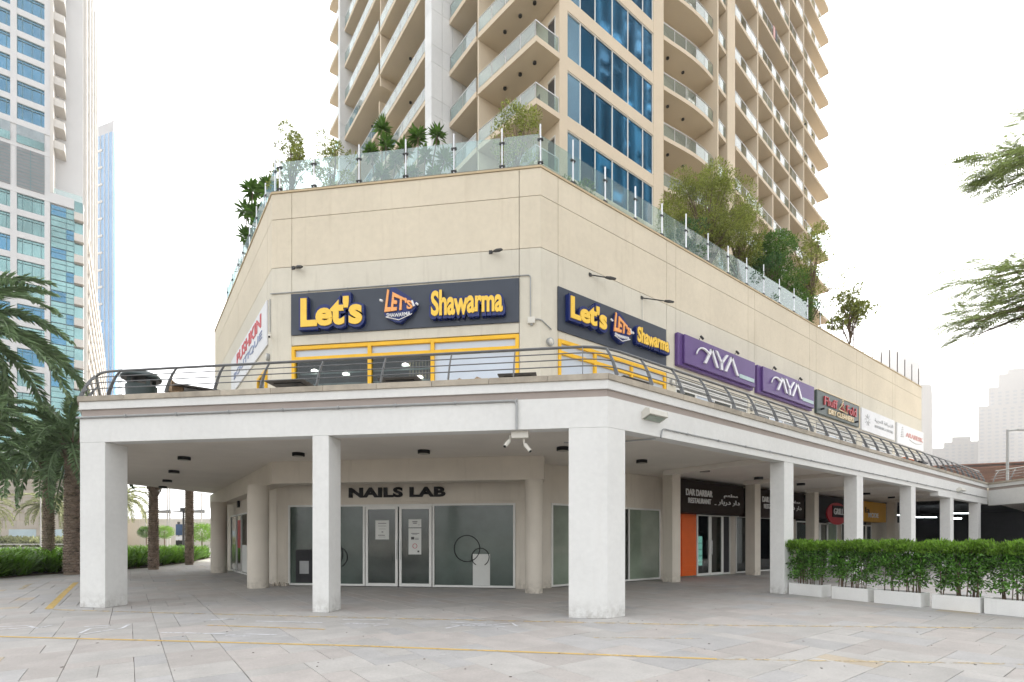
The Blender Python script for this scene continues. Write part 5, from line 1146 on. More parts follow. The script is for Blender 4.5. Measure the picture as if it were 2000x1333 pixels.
street_lamp(62.0, 9.4, 11.3, 'grey street lamp with a short arm rising behind the far right railing', tuple(RT), 1.0, .14, CONDUIT)
# orange-and-white goods behind the far railing are built with the terrace furniture

# ------------------------------------------------------------------ backdrop on the left: stone wall, white wall, canopy
WT = RT * -1
def camfr(px, d, px2): 
    pass
SW = thing('stone_retaining_wall', 'beige stone-clad retaining wall beneath the white tower', 'wall', (-12, 117, 0))
SF = Fr((-6.2, 112.4), (-10.73, 8.1)); SBM = [mat('beige_stone_block', (.40, .355, .30), .9, var=.1, scale=.3, bump=0, objrand=.1), mat('dark_beige_stone_block', (.33, .29, .24), .9, var=.1, scale=.3, bump=0, objrand=.1)]
MB().box(SF, -3.0, 24, -.05, 11.4, -2.5, -.06).build('wall_core', JOINT, SW); MB().box(SF, -3, 24, 11.41, 11.8, -2.5, .05).build('coping', SBM[0], SW)
rb = random.Random(9); z = 3.5; row = 0
while z < 11.3:
    u = -3 + rb.random()
    while u < 23:
        L = rb.choice([1.2, 1.8, 2.4]); MB().box(SF, u, u + L - .04, z, z + 1.24, -.059, rb.uniform(0, .05)).build('stone_block', SBM[rb.random() < .14], SW); u += L
    z += 1.3; row += 1
MB().box(SF, -3, 24, 0, 3.46, -.059, .0).build('plinth', SBM[0], SW)
for a in (.8, 7.9, 14): MB().box(SF, a, a + 4.6, .4, 3.3, .001, .06).build('glazed_shopfront', mat('pale_blue_glazing', (.42, .52, .56), .15, var=.1, scale=.3, bump=0), SW)
GG = thing('glass_podium', 'teal glass storey with a white slab edge above the stone wall', 'building', (-13, 121, 11))
MB().box(SF, -4, 24, 11.81, 16.5, -8, -4).build('glazing', GT, GG); MB().box(SF, -4, 24, 16.51, 18.2, -8, -2.6).build('slab_edge', PW, GG); MB().box(SF, -4, 24, 18.21, 24, -8, -4).build('glazing', GT, GG)
for k in range(10): MB().box(SF, -3 + k * 2.8, -2.4 + k * 2.8, 11.81, 16.5, -3.99, -3.4).build('column', PW, GG)
WWL = thing('white_boundary_wall', 'long low white boundary wall seen through the left arcade', 'wall', (6, 115, 0)); BW = Fr((-2.5, 121.0), (20.3, -15.4))
for k in range(11): MB().box(BW, k * 2.6, k * 2.6 + 2.56, 0, 5.3, -.3, 0).build('wall_panel', mat('boundary_wall_paint', (.56, .54, .50), .85, var=.05, scale=.2, bump=0, objrand=.03), WWL)
MB().box(BW, -.1, 28.8, 5.301, 5.5, -.35, .06).build('coping', WHITE, WWL)
CN = thing('mesh_canopy', 'thin dark shade canopies on white masts behind the white boundary wall', 'canopy', (6, 98, 0))
for (poly, zz) in (([(1.2, 99.4), (5.2, 95.0), (5.6, 101), (1.9, 106)], 5.9), ([(5.3, 95.2), (9.3, 90.7), (10.0, 96.9), (5.7, 101.6)], 5.9)):
    v = [(x, y, zz + .25 * (i % 2)) for i, (x, y) in enumerate(poly)]; MB().add(v + [(a, b, c_ + .06) for a, b, c_ in v], [(0, 1, 2, 3), (7, 6, 5, 4), (0, 4, 5, 1), (1, 5, 6, 2), (2, 6, 7, 3), (3, 7, 4, 0)]).build('canopy_panel', LOUV, CN)
for x, y, h in ((5.2, 97.0, 16), (4.9, 97.6, 13), (9.2, 94, 9), (2.2, 101, 6)): MB().tube([(x, y, 0), (x, y, h)], .09, 8).build('mast', PWW, CN)
street_lamp(4.3, 59.4, 4.7, 'dark garden lamp post before the white boundary wall', head=False, m=DSTEEL, r=.12)
street_lamp(5.9, 89.5, 4.2, 'slim distant lamp post between the two arcade palms', head=False, m=DSTEEL, r=.08)
street_lamp(-8.3, 81.4, 7.0, 'slim white street lamp in front of the stone wall', head=False, m=PWW, r=.09)
BN = thing('road_sign', 'small blue and white board on the dark garden lamp post', 'sign', (4.5, 60, 1)); MB().wbox(3.7, 5.1, 60.0, 60.1, 2.0, 3.1).build('board', mat('blue_sign_face', (.05, .09, .17), .4, var=.2, scale=2, bump=0), BN); MB().wbox(3.7, 5.1, 60.0, 60.1, .9, 1.5).build('board', BLACK, BN); MB().wbox(3.7, 5.1, 60.0, 60.12, 1.55, 1.9).build('board', WSIGN, BN)
GRD = thing('road_guardrail', 'low white guard rail beside the road at left', 'guard rail', (-15, 95, 0)); 
for z in (.45, .95): MB().tube([(-30, 104, z), (-4.5, 90, z)], .06, 6).build('rail', PWW, GRD)
for k in range(12): x = -30 + k * 2.3; yy = 104 - (x + 30) * .549; MB().tube([(x, yy, 0), (x, yy, 1.0)], .05, 6).build('post', PWW, GRD)
KB = MB().prism([(-30, 98), (-4, 84), (-4, 84.5), (-30, 98.5)], -.02, .14).build('kerb', CAP); KB['kind'] = 'structure'

# ------------------------------------------------------------------ plants
HEDGE = mat('hedge_leaf', (.10, .235, .035), .38, spec=.5, var=.3, scale=2.5, island=.85, trans=.35, bump=0)
def rdir(n, up=0.0, spread=1.0):
    d = rng.normal(size=(n, 3)) * spread; d[:, 2] += up; return d / np.linalg.norm(d, axis=1, keepdims=True)
# planters with a clipped hedge
PLW = mat('white_planter_paint', (.80, .80, .78), .6, var=.05, scale=2, streak=.2, bump=.1)
PLf = Fr((15.40, 6.95), (-.16, -1)); SOIL = mat('planter_soil', (.06, .045, .03), .95, var=.3, scale=10, bump=.6)
PLn = PLf.n
plab = ['white planter box of clipped hedge against the first slim right-hand column', 'second white planter box of hedge from the slim column', 'white planter box of hedge in the middle of the row',
        'fourth white planter box of hedge from the slim column', 'white planter box of hedge cut off by the right edge of the photo']
for i, (u0, u1, tk) in enumerate(((-.02, .93, .0), (1.22, 2.12, .03), (2.27, 3.27, .05), (3.47, 4.34, .0), (4.40, 5.55, -.02))):
    t = thing('hedge_planter', plab[i], 'planter', PLf.P((u0 + u1) / 2, 0, tk - .2), 'white planters with hedge in a row')
    mb = MB(); D = .46
    mb.box(PLf, u0, u1, .0, .335, tk - .03, tk); mb.box(PLf, u0, u1, .0, .335, tk - D, tk - D + .03); mb.box(PLf, u0, u0 + .03, 0, .335, tk - D + .03, tk - .03); mb.box(PLf, u1 - .03, u1, 0, .335, tk - D + .03, tk - .03)
    mb.build('planter_box', PLW, t, bevel=.006, seg=1); MB().box(PLf, u0 + .03, u1 - .03, 0.02, .29, tk - D + .03, tk - .03).build('soil', SOIL, t)
    # stems
    st = MB(); P = []; Dd = []; rs_ = random.Random(40 + i); tips = []
    for k in range(15):
        u = rs_.uniform(u0 + .08, u1 - .08); n = tk - D / 2 + rs_.uniform(-.12, .12); top = rs_.uniform(1.2, 1.5); l_ = rs_.uniform(-.12, .12); m_ = rs_.uniform(-.1, .1)
        pts = [PLf.P(u + l_ * q, .29 + (top - .29) * q, n + m_ * q) for q in (0, .3, .65, 1)]
        st.tube(pts, rs_.uniform(.009, .014), 5, r1=.004)
    st.build('stems', BARK, t)
    N = 5600
    uu = rng.uniform(u0 - .05, u1 + .07, N * 2); z = .42 + 1.13 * rng.beta(1.45, .95, N * 2); nn = tk - D / 2 + rng.uniform(-.34, .34, N * 2)
    # clumps: keep leaves near random clump centres so gaps open low down
    cu = rng.uniform(u0 - .02, u1 + .02, 100); cz = rng.uniform(.50, 1.46, 100); cn = tk - D / 2 + rng.uniform(-.28, .28, 100)
    dd = np.min((uu[:, None] - cu) ** 2 + (z[:, None] - cz) ** 2 + (nn[:, None] - cn) ** 2, axis=1) ** .5
    keep = (dd < .108) | (z > 1.36) | (rng.random(N * 2) < .08); uu, z, nn = uu[keep][:N], z[keep][:N], nn[keep][:N]
    z = np.minimum(z, 1.46 + .06 * np.sin(uu * 7 + i) + .045 * np.sin(uu * 23) + .045 * rng.normal(size=len(z)))
    base = PLf.o[None] + PLf.u[None] * uu[:, None] + PLf.n[None] * nn[:, None]; P = np.column_stack([base, z])
    cc = np.array([*(PLf.o + PLf.u * (u0 + u1) / 2 + PLf.n * (tk - D / 2)), 1.0]); out_ = P - cc; out_[:, :2] *= .6
    d = out_ + rdir(len(P)) * .55 + np.array([0, 0, .35]); top = z > 1.25
    for nm, sel, m_ in (('foliage', ~top, HEDGE), ('lit_top_leaves', top, LEAF[2])):  # top leaves get a brighter green to paint in light from above
        V, F = leaves(P[sel], d[sel], rng.uniform(.06, .125, sel.sum()), rng.uniform(.024, .042, sel.sum())); npmesh(nm, V, F, m_, t, LOC[t.name])

def bush_leaves(cs, rads, n, L, Wd, up=.3, rough=.5):
    """leaves around several clump centres"""
    P = []; D_ = []
    for c_, r_ in zip(cs, rads):
        k = max(8, int(n * r_ ** 2 / sum(q * q for q in rads))); d = rdir(k); rr_ = r_ * rng.uniform(.45, 1.05, k) ** .7
        P.append(np.array(c_) + d * rr_[:, None] * np.array([1, 1, .8])); D_.append(d + rdir(k) * rough + np.array([0, 0, up]))
    P = np.concatenate(P); D_ = np.concatenate(D_); return leaves(P, D_, rng.uniform(L * .7, L * 1.2, len(P)), rng.uniform(Wd * .8, Wd * 1.2, len(P)))
def tree(name, lab, cat, x, y, z0, z1, w_, kind, seed, m, ncl=16, nl=2600, L=.09, Wd=.035, base_frac=.35, rad=.3, group=None):
    """small tree: trunk, limbs reaching every leaf clump"""
    rt = random.Random(seed); t = thing(name, lab, cat, (x, y, z0), group); h = z1 - z0; tr = MB(); cs = []; rads = []
    for k in range(ncl):
        a = rt.uniform(0, 2 * math.pi); q = rt.uniform(base_frac, 1.0); rr_ = w_ / 2 * rt.uniform(.15, 1) * math.sin(math.pi * min(max((q - base_frac + .12) / (1.12 - base_frac + .12), .05), .95)) ** .6
        c_ = Vector((x + rr_ * math.cos(a), y + rr_ * math.sin(a), z0 + h * q * .96)); cs.append(tuple(c_)); rads.append(rad * rt.uniform(.6, 1.15))
        j = Vector((x + rt.uniform(-.03, .03), y + rt.uniform(-.03, .03), z0 + h * max(.12, q * .45))); mid = (j + c_) / 2 + Vector((rt.uniform(-.1, .1), rt.uniform(-.1, .1), .05 * h))
        tr.tube([j, mid, c_], .016 * max(1, h / 2.5), 5, r1=.004)
    tr.tube([(x, y, z0), (x + .03, y, z0 + h * .3), (x - .02, y + .03, z0 + h * .6)], .035 * max(1, h / 3), 8, r1=.012)
    tr.build('trunk', BARK, t); V, F = bush_leaves(cs, rads, nl, L, Wd); npmesh('crown', V, F, m, t, LOC[t.name]); return t
g_roof = 'plants on the roof terrace behind the glass fence'
tree('roof_shrub', 'sparse feathery shrub at the left end of the chamfer roof edge', 'shrub', 4.55, 18.95, 12.42, 16.2, 1.7, 0, 1, LEAF[3], 34, 4600, .085, .04, .2, .24, g_roof)
tree('roof_shrub', 'thin see-through shrub between the left shrub and the broad-leaved rosettes', 'shrub', 5.75, 18.2, 12.42, 15.9, 1.8, 0, 2, LEAF[3], 26, 2400, .09, .04, .25, .22, g_roof)
tree('roof_shrub', 'dense olive-green bush behind the glass near the roof corner', 'shrub', 10.25, 13.35, 12.42, 15.75, 2.1, 0, 3, LEAF[3], 30, 5200, .085, .035, .1, .34, g_roof)
tree('roof_shrub', 'low green bush behind the glass just right of the roof corner', 'shrub', 12.2, 12.9, 12.42, 14.1, 1.7, 0, 4, LEAF[0], 22, 3200, .085, .04, .1, .3, g_roof)
tree('roof_tree', 'largest round olive-green tree on the roof in front of the tower', 'tree', 20.7, 12.9, 12.42, 17.9, 4.1, 0, 5, LEAF[3], 80, 30000, .10, .036, .42, .55, g_roof)
tree('roof_tree', 'smaller yellowish tree leaning right beside the largest roof tree', 'tree', 23.0, 12.7, 12.42, 17.2, 2.5, 0, 15, LEAF[3], 36, 9000, .10, .035, .45, .42, g_roof)
tree('roof_shrub', 'dense dark green bush on the roof right of the big trees', 'shrub', 26.3, 12.7, 12.42, 17.1, 3.2, 0, 6, LEAF[0], 44, 17000, .11, .05, .25, .52, g_roof)
tree('roof_tree', 'pale sparse tree against the sky right of the dark green bush', 'tree', 31.3, 12.9, 12.42, 19.2, 4.2, 0, 7, LEAF[3], 46, 9000, .13, .05, .38, .5, g_roof)
tree('roof_tree', 'last small thin tree on the roof among the bare posts', 'tree', 36.0, 12.6, 12.42, 17.2, 3.0, 0, 8, LEAF[3], 26, 4200, .16, .07, .5, .4, g_roof)
tree('roof_shrub', 'green shrub low behind the glass below the largest roof tree', 'shrub', 18.4, 12.5, 12.42, 14.6, 2.4, 0, 9, LEAF[1], 26, 4200, .10, .045, .1, .36, g_roof)
tree('roof_shrub', 'green shrub behind the glass under the leaning tree', 'shrub', 23.8, 12.4, 12.42, 14.8, 3.2, 0, 10, LEAF[1], 30, 5200, .10, .045, .1, .38, g_roof)
tree('roof_shrub', 'teal-looking shrub behind the last glass panes', 'shrub', 28.7, 12.4, 12.42, 14.9, 2.6, 0, 12, LEAF[0], 26, 3600, .11, .045, .1, .4, g_roof)
def rosette_shrub(lab, x, y, z0, heads, m, Lf=.34, seed=0, group=g_roof, name='rosette_shrub'):
    rt = random.Random(seed); t = thing(name, lab, 'shrub', (x, y, z0), group); st = MB(); V_, F_ = [], []; off = 0
    for hx, hy, hz in heads:
        st.tube([(x + hx * .15, y + hy * .15, z0), (x + hx * .6, y + hy * .6, z0 + (hz - z0) * .5), (x + hx, y + hy, hz)], .03, 6, r1=.02)
        n = 74; a = rng.uniform(0, 2 * math.pi, n); el = rng.uniform(-.6, 1.3, n); d = np.column_stack([np.cos(a) * np.cos(el), np.sin(a) * np.cos(el), np.sin(el)])
        P = np.array([x + hx, y + hy, hz]) + d * .04 + np.column_stack([0 * a, 0 * a, rng.uniform(-.16, .05, n)])
        V, F = leaves(P, d, rng.uniform(Lf * .7, Lf * 1.1, n), Lf * .26, up=np.array([0, 0, 1.]) + rng.normal(size=(n, 3)) * .2, fold=.2); V_.append(V); F_.append(F + off); off += len(V)
    st.build('stems', BARK, t); npmesh('leaf_rosettes', np.concatenate(V_), np.concatenate(F_), m, t, LOC[t.name])
rosette_shrub('taller broad-leaved rosette shrub left of the white tower fin', 7.15, 17.1, 12.42, [(0, 0, 16.2), (.12, -.1, 15.6), (-.35, .1, 15.2), (.4, -.3, 15.0), (-.1, -.2, 14.4), (-.3, .3, 13.9), (.35, -.1, 13.8)], LEAF[0], .36, 1)
rosette_shrub('broad-leaved rosette shrub with two upper heads before the white tower fin', 8.0, 16.0, 12.42, [(0, 0, 15.6), (.55, -.4, 15.65), (-.4, .3, 15.1), (.2, -.2, 14.9), (.5, -.3, 14.3), (-.2, .1, 14.2), (.75, -.55, 14.8), (.1, 0, 13.6)], LEAF[0], .38, 2)
rosette_shrub('dark broad-leaved shrub peeking over the left side roof edge', 4.25, 24.2, 12.42, [(0, 0, 16.7), (-.1, .9, 16.2), (.3, -1.4, 16.2), (0, -.6, 15.4), (-.1, .8, 15.0), (.1, .2, 14.4), (.2, -1.2, 15.0), (.25, -2.2, 15.6), (0, 1.2, 13.8), (0, -1.8, 14.2), (.1, 0, 13.6)], LEAF[0], .55, 3)
# ---- palms
def frond_mesh(L, droop, seed, m, w_=.36, pairs=42, rise=.9, name='frond'):
    rt = np.random.default_rng(seed); s = np.linspace(0, 1, 14); xs = L * (s - .12 * s ** 2 * droop); zs = L * (rise * s - (rise * .55 + .75 * droop) * s ** 2)
    mb = MB(); mb.tube([(a, 0, b) for a, b in zip(xs, zs)], .028, 5, r1=.005); q = np.repeat(np.linspace(.14, 1, pairs), 2); sd_ = np.tile([1, -1], pairs)
    px_ = np.interp(q, s, xs); pz = np.interp(q, s, zs); tx = np.interp(q, s, np.gradient(xs, s)); tz = np.interp(q, s, np.gradient(zs, s)); tn = np.hypot(tx, tz)
    ll = w_ * (np.sin(np.pi * np.clip(q * .86 + .08, 0, 1)) ** .5) * rt.uniform(.8, 1.15, len(q)); n_ = len(q)
    d = np.column_stack([tx / tn * .75, sd_ * rt.uniform(.55, .9, n_), tz / tn * .75 + rt.uniform(-.25, .38, n_)])
    V, F = leaves(np.column_stack([px_, 0 * q, pz]), d, ll, .030, up=np.array([0, 0, 1.]) + rt.normal(size=(n_, 3)) * .4, fold=.5)
    b = len(mb.v); V2 = np.concatenate([np.array(mb.v), V]); T_ = [(f[0], f[1], f[2]) for f in mb.f if len(f) >= 3] + [(f[0], f[2], f[3]) for f in mb.f if len(f) == 4]
    o = npmesh(name, V2, np.concatenate([np.array(T_), F + b]), m); me = o.data; bpy.data.objects.remove(o); return me
FR_A = [frond_mesh(1, .55, k, LEAF[4], w_=.155, pairs=58, rise=.75) for k in range(3)] + [frond_mesh(1, 1.0, 9 + k, LEAF[4], w_=.15, pairs=58, rise=.55) for k in range(2)]
FR_P = [frond_mesh(1, .7, 20 + k, LEAF[5], w_=.16, pairs=30, rise=.7) for k in range(2)]
def palm(x, y, h, rt_, lab, nf=34, L=3.4, seed=0, fr=FR_A, elmin=-.5, elmax=1.2, boots=True, group='date palms beside the arcade', tap=.85, lean=(0, 0)):
    t = thing('date_palm', lab, 'palm', (x, y, 0), group); r_ = random.Random(seed); LOC[t.name] = (0, 0, 0)
    mb = MB(); n = 18
    prof = [(rt_ * (1.12 - (1.12 - tap) * k / 30), h * k / 30) for k in range(31)]; mb.lathe((0, 0), prof, 16)
    mb.v = [(a + lean[0] * (c_ / h) ** 2, b + lean[1] * (c_ / h) ** 2, c_) for a, b, c_ in mb.v]; o = mb.build('trunk', PALMB, t, smooth=True)
    sc_ = MB(); z = .1; k = 0                                        # leaf-base scars, a spiral of small wedges
    while z < h:
        for j in range(9):
            a = 2 * math.pi * (j + .5 * (k % 2)) / 9 + .13 * k; rad_ = rt_ * (1.12 - (1.12 - tap) * z / h); c_ = Vector((math.cos(a), math.sin(a), 0)); s_ = Vector((-c_.y, c_.x, 0)); w_ = rad_ * .40; lx, ly = lean[0] * (z / h) ** 2, lean[1] * (z / h) ** 2
            p = c_ * (rad_ * .96) + Vector((lx, ly, z)); out_ = c_ * (.05 + .02 * r_.random())
            sc_.add([p - s_ * w_, p + s_ * w_, p + s_ * w_ * .5 + out_ + Vector((0, 0, .075)), p - s_ * w_ * .5 + out_ + Vector((0, 0, .075)), p - s_ * w_ * .3 + Vector((0, 0, .11)), p + s_ * w_ * .3 + Vector((0, 0, .11))], [(0, 1, 2, 3), (3, 2, 5, 4), (0, 3, 4), (1, 5, 2)])
        z += .115; k += 1
    sc_ = sc_.build('bark_scales', PALMB, t); sc_['kind'] = 'stuff'
    if boots:
        bt = MB()
        for j in range(60):
            a = r_.uniform(0, 6.28); z = h - r_.uniform(0, .95); c_ = Vector((math.cos(a), math.sin(a), 0)); p = c_ * rt_ * .8 + Vector((lean[0], lean[1], z)); bt.tube([p, p + c_ * .12 + Vector((0, 0, .15)), p + c_ * .22 + Vector((0, 0, .42))], .035, 4, r1=.012)
        bt.build('frond_stubs', PALMB, t)
    for k in range(nf):
        q = (k + .5) / nf; el = elmax + (elmin - elmax) * q ** .8; a = k * 2.39996 + r_.uniform(-.2, .2)
        o = bpy.data.objects.new('frond', fr[r_.randrange(3 if el > 0 and len(fr) > 3 else len(fr))]); COL.objects.link(o); o.parent = t; o.location = (lean[0] + .1 * math.cos(a), lean[1] + .1 * math.sin(a), h - .1 - .15 * q)
        s_ = L * r_.uniform(.85, 1.1); o.scale = (s_, s_, s_); o.rotation_euler = (r_.uniform(-.3, .3), -(el - .35), a)
    return t
palm(-3.28, 35.06, 6.0, .215, 'date palm with grey-brown trunk left of the first arcade column', 32, 3.6, 1, elmin=-.4, elmax=1.3)
palm(-2.05, 30.6, 6.1, .29, 'thick-trunked date palm half hidden by the first arcade column', 30, 3.2, 2, elmin=-.35, elmax=1.2)
palm(-5.4, 28.2, 9.9, .25, 'date palm whose long fronds reach in from the left edge of the photo', 36, 4.2, 3, elmin=-.55, elmax=1.2)
palm(-5.3, 25.2, 5.2, .24, 'low date palm whose dark fronds hang in at the lower left edge', 34, 3.0, 14, elmin=-.8, elmax=1.0)
palm(1.05, 33.04, 4.75, .21, 'palm with diamond-patterned trunk framed by the left arcade', 22, 3.0, 4, elmin=.45, elmax=1.3)
palm(3.05, 37.8, 7.2, .20, 'smooth brown palm trunk right of the diamond-patterned one in the left arcade', 22, 2.6, 5, elmin=.0, elmax=1.2, boots=False, tap=1.0)
palm(-7.9, 84.0, 6.0, .4, 'small sunlit palm in front of the stone wall behind the nearest trunk', 30, 3.6, 6, FR_P, -.6, 1.1, group='distant palms by the stone wall')
palm(-13.9, 86.5, 5.6, .35, 'pale distant palm at the far left before the stone wall', 26, 3.4, 7, FR_P, -.6, 1.1, group='distant palms by the stone wall')
palm(-.9, 88.0, 7.4, .35, 'pale distant palm whose fronds show at the left of the arcade opening', 26, 4.2, 8, FR_P, -.5, 1.0, group='distant palms by the stone wall')
# ---- strap-leaved bed at left
bedpoly = [(-8, 26.5), (-4.4, 28.9), (-3.5, 30.6), (-2.2, 31.9), (-1.0, 33.0), (1.2, 36), (3.5, 42), (5.9, 52), (2, 52), (-3, 45), (-6, 42), (-12, 34)]
bs = MB().prism(bedpoly, -.02, .05).build('planting_bed', SOIL); bs['kind'] = 'structure'
def inpoly(x, y, poly):
    c_ = False
    for (x0, y0), (x1, y1) in zip(poly, poly[1:] + poly[:1]):
        if (y0 > y) != (y1 > y) and x < (x1 - x0) * (y - y0) / (y1 - y0) + x0: c_ = not c_
    return c_
P_, D2, LL, UP = [], [], [], []; rt = random.Random(12); cnt = 0
while cnt < 900:
    x, y = rt.uniform(-12, 6), rt.uniform(26.5, 52)
    if not inpoly(x, y, bedpoly): continue
    d_ = x * FW[0] + y * FW[1]; r_ = x * RT[0] + y * RT[1]
    if abs(r_ / d_) > 1.2 or (y > 44 and rt.random() < .5): continue
    cnt += 1; n = 24
    for k in range(n):
        a = rt.uniform(0, 6.28); el = rt.uniform(.35, 1.4); P_.append((x + rt.uniform(-.06, .06), y + rt.uniform(-.06, .06), .05)); D2.append((math.cos(a) * math.cos(el), math.sin(a) * math.cos(el), math.sin(el))); LL.append(rt.uniform(.9, 1.7))
P_ = np.array(P_); D2 = np.array(D2); LL = np.array(LL)
# two-segment blades: rising part and arched tip
n = len(P_); hz = D2 * np.array([1, 1, 0]); hz /= np.linalg.norm(hz, axis=1, keepdims=True); S = np.cross(D2, [0, 0, 1.]); S /= np.linalg.norm(S, axis=1, keepdims=True)
M1 = P_ + D2 * (LL * .6)[:, None]; M2 = M1 + (D2 * .45 + hz * .35 - np.array([0, 0, .12])) * (LL * .45)[:, None]; W1 = .042
V = np.stack([P_ - S * W1 * .7, P_ + S * W1 * .7, M1 + S * W1, M1 - S * W1, M2], 1).reshape(-1, 3); b = np.arange(n)[:, None] * 5
F = np.concatenate([b + [[0, 1, 2]], b + [[0, 2, 3]], b + [[3, 2, 4]]], 0)
o = npmesh('strap_leaf_planting', V, F, LEAF[2].copy()); o['kind'] = 'stuff'; tag(o, 'mass of long green strap leaves bordering the paving at left', 'ground cover')
o.data.materials[0].name = 'strap_leaf_green'; 
for q in o.data.materials[0].node_tree.nodes:
    if q.type == 'RGB': q.outputs[0].default_value = (.13, .26, .03, 1)
def round_bush(x, y, r_, zc, lab, m, n=2600, L=.16, grp='clipped round shrubs'):
    t = thing('round_shrub', lab, 'shrub', (x, y, 0), grp); MB().tube([(x, y, 0), (x, y, zc)], .08, 6).build('stem', BARK, t)
    V, F = bush_leaves([(x + r_ * .2 * math.cos(k), y + r_ * .2 * math.sin(k), zc + r_ * .1 * math.sin(k * 2)) for k in range(6)], [r_ * .85] * 6, n, L, L * .5); npmesh('crown', V, F, m, t, LOC[t.name])
round_bush(3.9, 84.0, 1.15, 2.6, 'round clipped shrub right of the diamond-patterned palm trunk', LEAF[2]); round_bush(1.9, 85.0, 1.0, 2.6, 'round clipped shrub left of the diamond-patterned palm trunk', LEAF[0]); round_bush(6.9, 70.0, 1.5, 2.4, 'largest bright green round shrub next to the round shop column', LEAF[2], 3400)
# low planting before the stone wall, red ground cover
def lowbed(poly, h, m, lab, nm, n, L):
    xs = [p[0] for p in poly]; ys = [p[1] for p in poly]; P = []
    while len(P) < n:
        x, y = rt.uniform(min(xs), max(xs)), rt.uniform(min(ys), max(ys))
        if inpoly(x, y, poly): P.append((x, y, rt.uniform(.0, h)))
    V, F = leaves(np.array(P), rdir(n, .8), rng.uniform(L * .6, L, n), L * .4); o = npmesh(nm, V, F, m); o['kind'] = 'stuff'; tag(o, lab, 'ground cover')
lowbed([(-24, 111), (-6, 99), (-3, 104), (-20, 118)], 1.6, LEAF[5], 'low pale shrubs along the foot of the stone wall', 'wall_foot_shrubs', 7000, .9)
lowbed([(5.6, 46), (8.5, 52), (9.5, 60), (6.5, 56)], .55, mat('reddish_leaf', (.16, .07, .04), .6, var=.3, scale=2, island=.4, trans=.3, bump=0), 'reddish-green low ground cover beyond the arcade at left', 'red_ground_cover', 3500, .3)
lowbed([(-22, 116.5), (-7, 105.5), (-6.4, 106.2), (-21, 117.4)], .1, LEAF[0], 'thin strip of turf at the stone wall', 'turf_strip', 200, .3)
rh = thing('wall_top_shrubs', 'loose green shrubs on top of the stone wall beneath the white tower', 'shrub', (-10, 117, 12)); cs = [tuple(SF.P(rt.uniform(0, 22), 12.3 + rt.uniform(-.2, .9), -1.2 + rt.uniform(-.5, .5))) for _ in range(40)]
V, F = bush_leaves(cs, [.75] * 40, 5200, .4, .2); npmesh('foliage', V, F, LEAF[5], rh, LOC[rh.name])

# ---- feathery tree reaching in at the right edge
ft = thing('feathery_tree', 'feathery-leaved tree whose branches reach in from the right edge', 'tree', (14.3, .9, 0)); FB_ = Vector((14.3, .9, 0))
def pinna(seed):
    r2 = np.random.default_rng(seed); n = 11; q = np.repeat(np.linspace(.10, .98, n), 2); sd_ = np.tile([1, -1], n); P = np.column_stack([q, 0 * q, -.16 * q ** 2])
    d = np.column_stack([.42 + 0 * q, sd_ * 1.0, r2.uniform(-.25, .1, 2 * n)]); V, F = leaves(P, d, .30 * np.sin(np.pi * (q * .8 + .14)) ** .6, .060, up=np.tile([0, 0, 1.], (2 * n, 1)), fold=.1)
    mb = MB(); mb.tube([(0, 0, 0), (.5, 0, -.04), (1, 0, -.16)], .008, 4, r1=.003); T_ = [(f[0], f[1], f[2]) for f in mb.f] + [(f[0], f[2], f[3]) for f in mb.f if len(f) == 4]
    return np.concatenate([np.array(mb.v), V]), np.concatenate([np.array(T_), F + len(mb.v)])
PN = [pinna(k) for k in range(4)]
lim = MB(); lim.tube([FB_, FB_ + Vector((.05, -.1, 2.6)), FB_ + Vector((-.05, .1, 5.0)), FB_ + Vector((.1, 0, 9.2))], .17, 10, r1=.06); Vs, Fs_ = [], []; off = 0; rt = random.Random(77)
rtv = Vector((RT[0], RT[1], 0)); fwv = Vector((FW[0], FW[1], 0))
tipsL = []
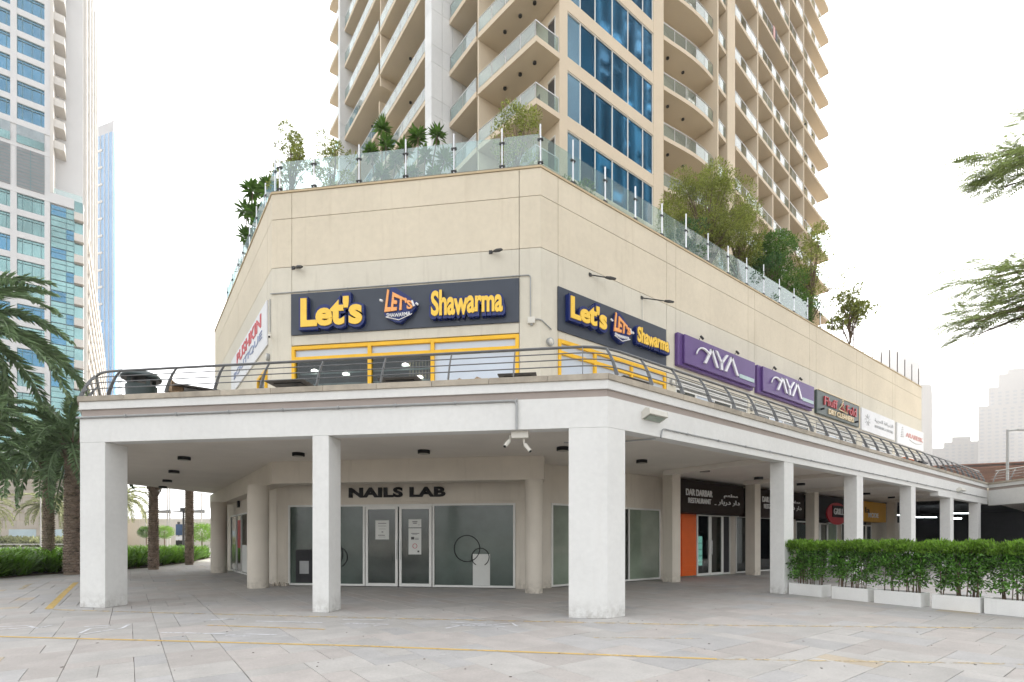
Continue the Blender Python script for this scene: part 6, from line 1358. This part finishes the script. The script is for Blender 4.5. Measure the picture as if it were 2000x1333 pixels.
for (zr, dz, Ln, n) in ((6.35, .45, 1.75, 7), (5.85, .0, 1.8, 7), (6.1, .2, 1.6, 8), (8.6, .6, 1.4, 6), (8.3, .4, 1.3, 5), (7.0, 1.2, 1.9, 0)):
    for k in range(max(n, 1)):
        a = rt.uniform(-.9, .9) if n else 2.5
        dirv = (-rtv * math.cos(a) + fwv * math.sin(a)); s = FB_ + Vector((0, 0, zr)); e = s + dirv * Ln * rt.uniform(.75, 1.1) + Vector((0, 0, dz + rt.uniform(-.25, .25))); m_ = (s + e) / 2 + Vector((0, 0, .22)); lim.tube([s, m_, e], .045, 6, r1=.010)
        for q in (.35, .5, .62, .75, .86, .94, 1.0):
            for rep in range(1):
                p = (s * (1 - q) + m_ * q) * (1 - q) + (m_ * (1 - q) + e * q) * q; b2 = dirv + Vector((rt.uniform(-.8, .8), rt.uniform(-.8, .8), rt.uniform(-.35, .35))); b2.normalize(); Lb = rt.uniform(.35, .65); lim.tube([p, p + b2 * Lb], .006, 4, r1=.003)
                for w_ in (.35, .7, 1.0):
                    V0, F0 = PN[rt.randrange(4)]; xax = (b2 + Vector((rt.uniform(-.7, .7), rt.uniform(-.7, .7), rt.uniform(-.3, .2)))).normalized(); yax = Vector((0, 0, 1)).cross(xax).normalized(); zax = xax.cross(yax); Mx = np.array([xax, yax, zax]) * rt.uniform(.34, .5)
                    Vs.append(V0 @ Mx + np.array(p + b2 * Lb * w_)); Fs_.append(F0 + off); off += len(V0)
lim.build('trunk', BARK, ft); npmesh('crown', np.concatenate(Vs), np.concatenate(Fs_), mat('feathery_leaf', (.30, .37, .13), .5, var=.2, scale=2, island=.4, trans=.5, bump=0), ft, LOC[ft.name])

# ------------------------------------------------------------------ haze in the air
HAZE = 1
if HAZE:
    hz_ = MB().wbox(-120, 860, -60, 480, -1.2, 262).build('haze', mat('haze_dummy', (1, 1, 1))); hm = bpy.data.materials.new('haze_air'); hm.use_nodes = True; n_ = hm.node_tree.nodes; n_.clear()
    pv = n_.new('ShaderNodeVolumePrincipled'); pv.inputs['Color'].default_value = (.96, .97, 1, 1); pv.inputs['Density'].default_value = .00045; pv.inputs['Anisotropy'].default_value = .35
    oo = n_.new('ShaderNodeOutputMaterial'); hm.node_tree.links.new(pv.outputs[0], oo.inputs['Volume']); hz_.data.materials[0] = hm; hz_['kind'] = 'stuff'
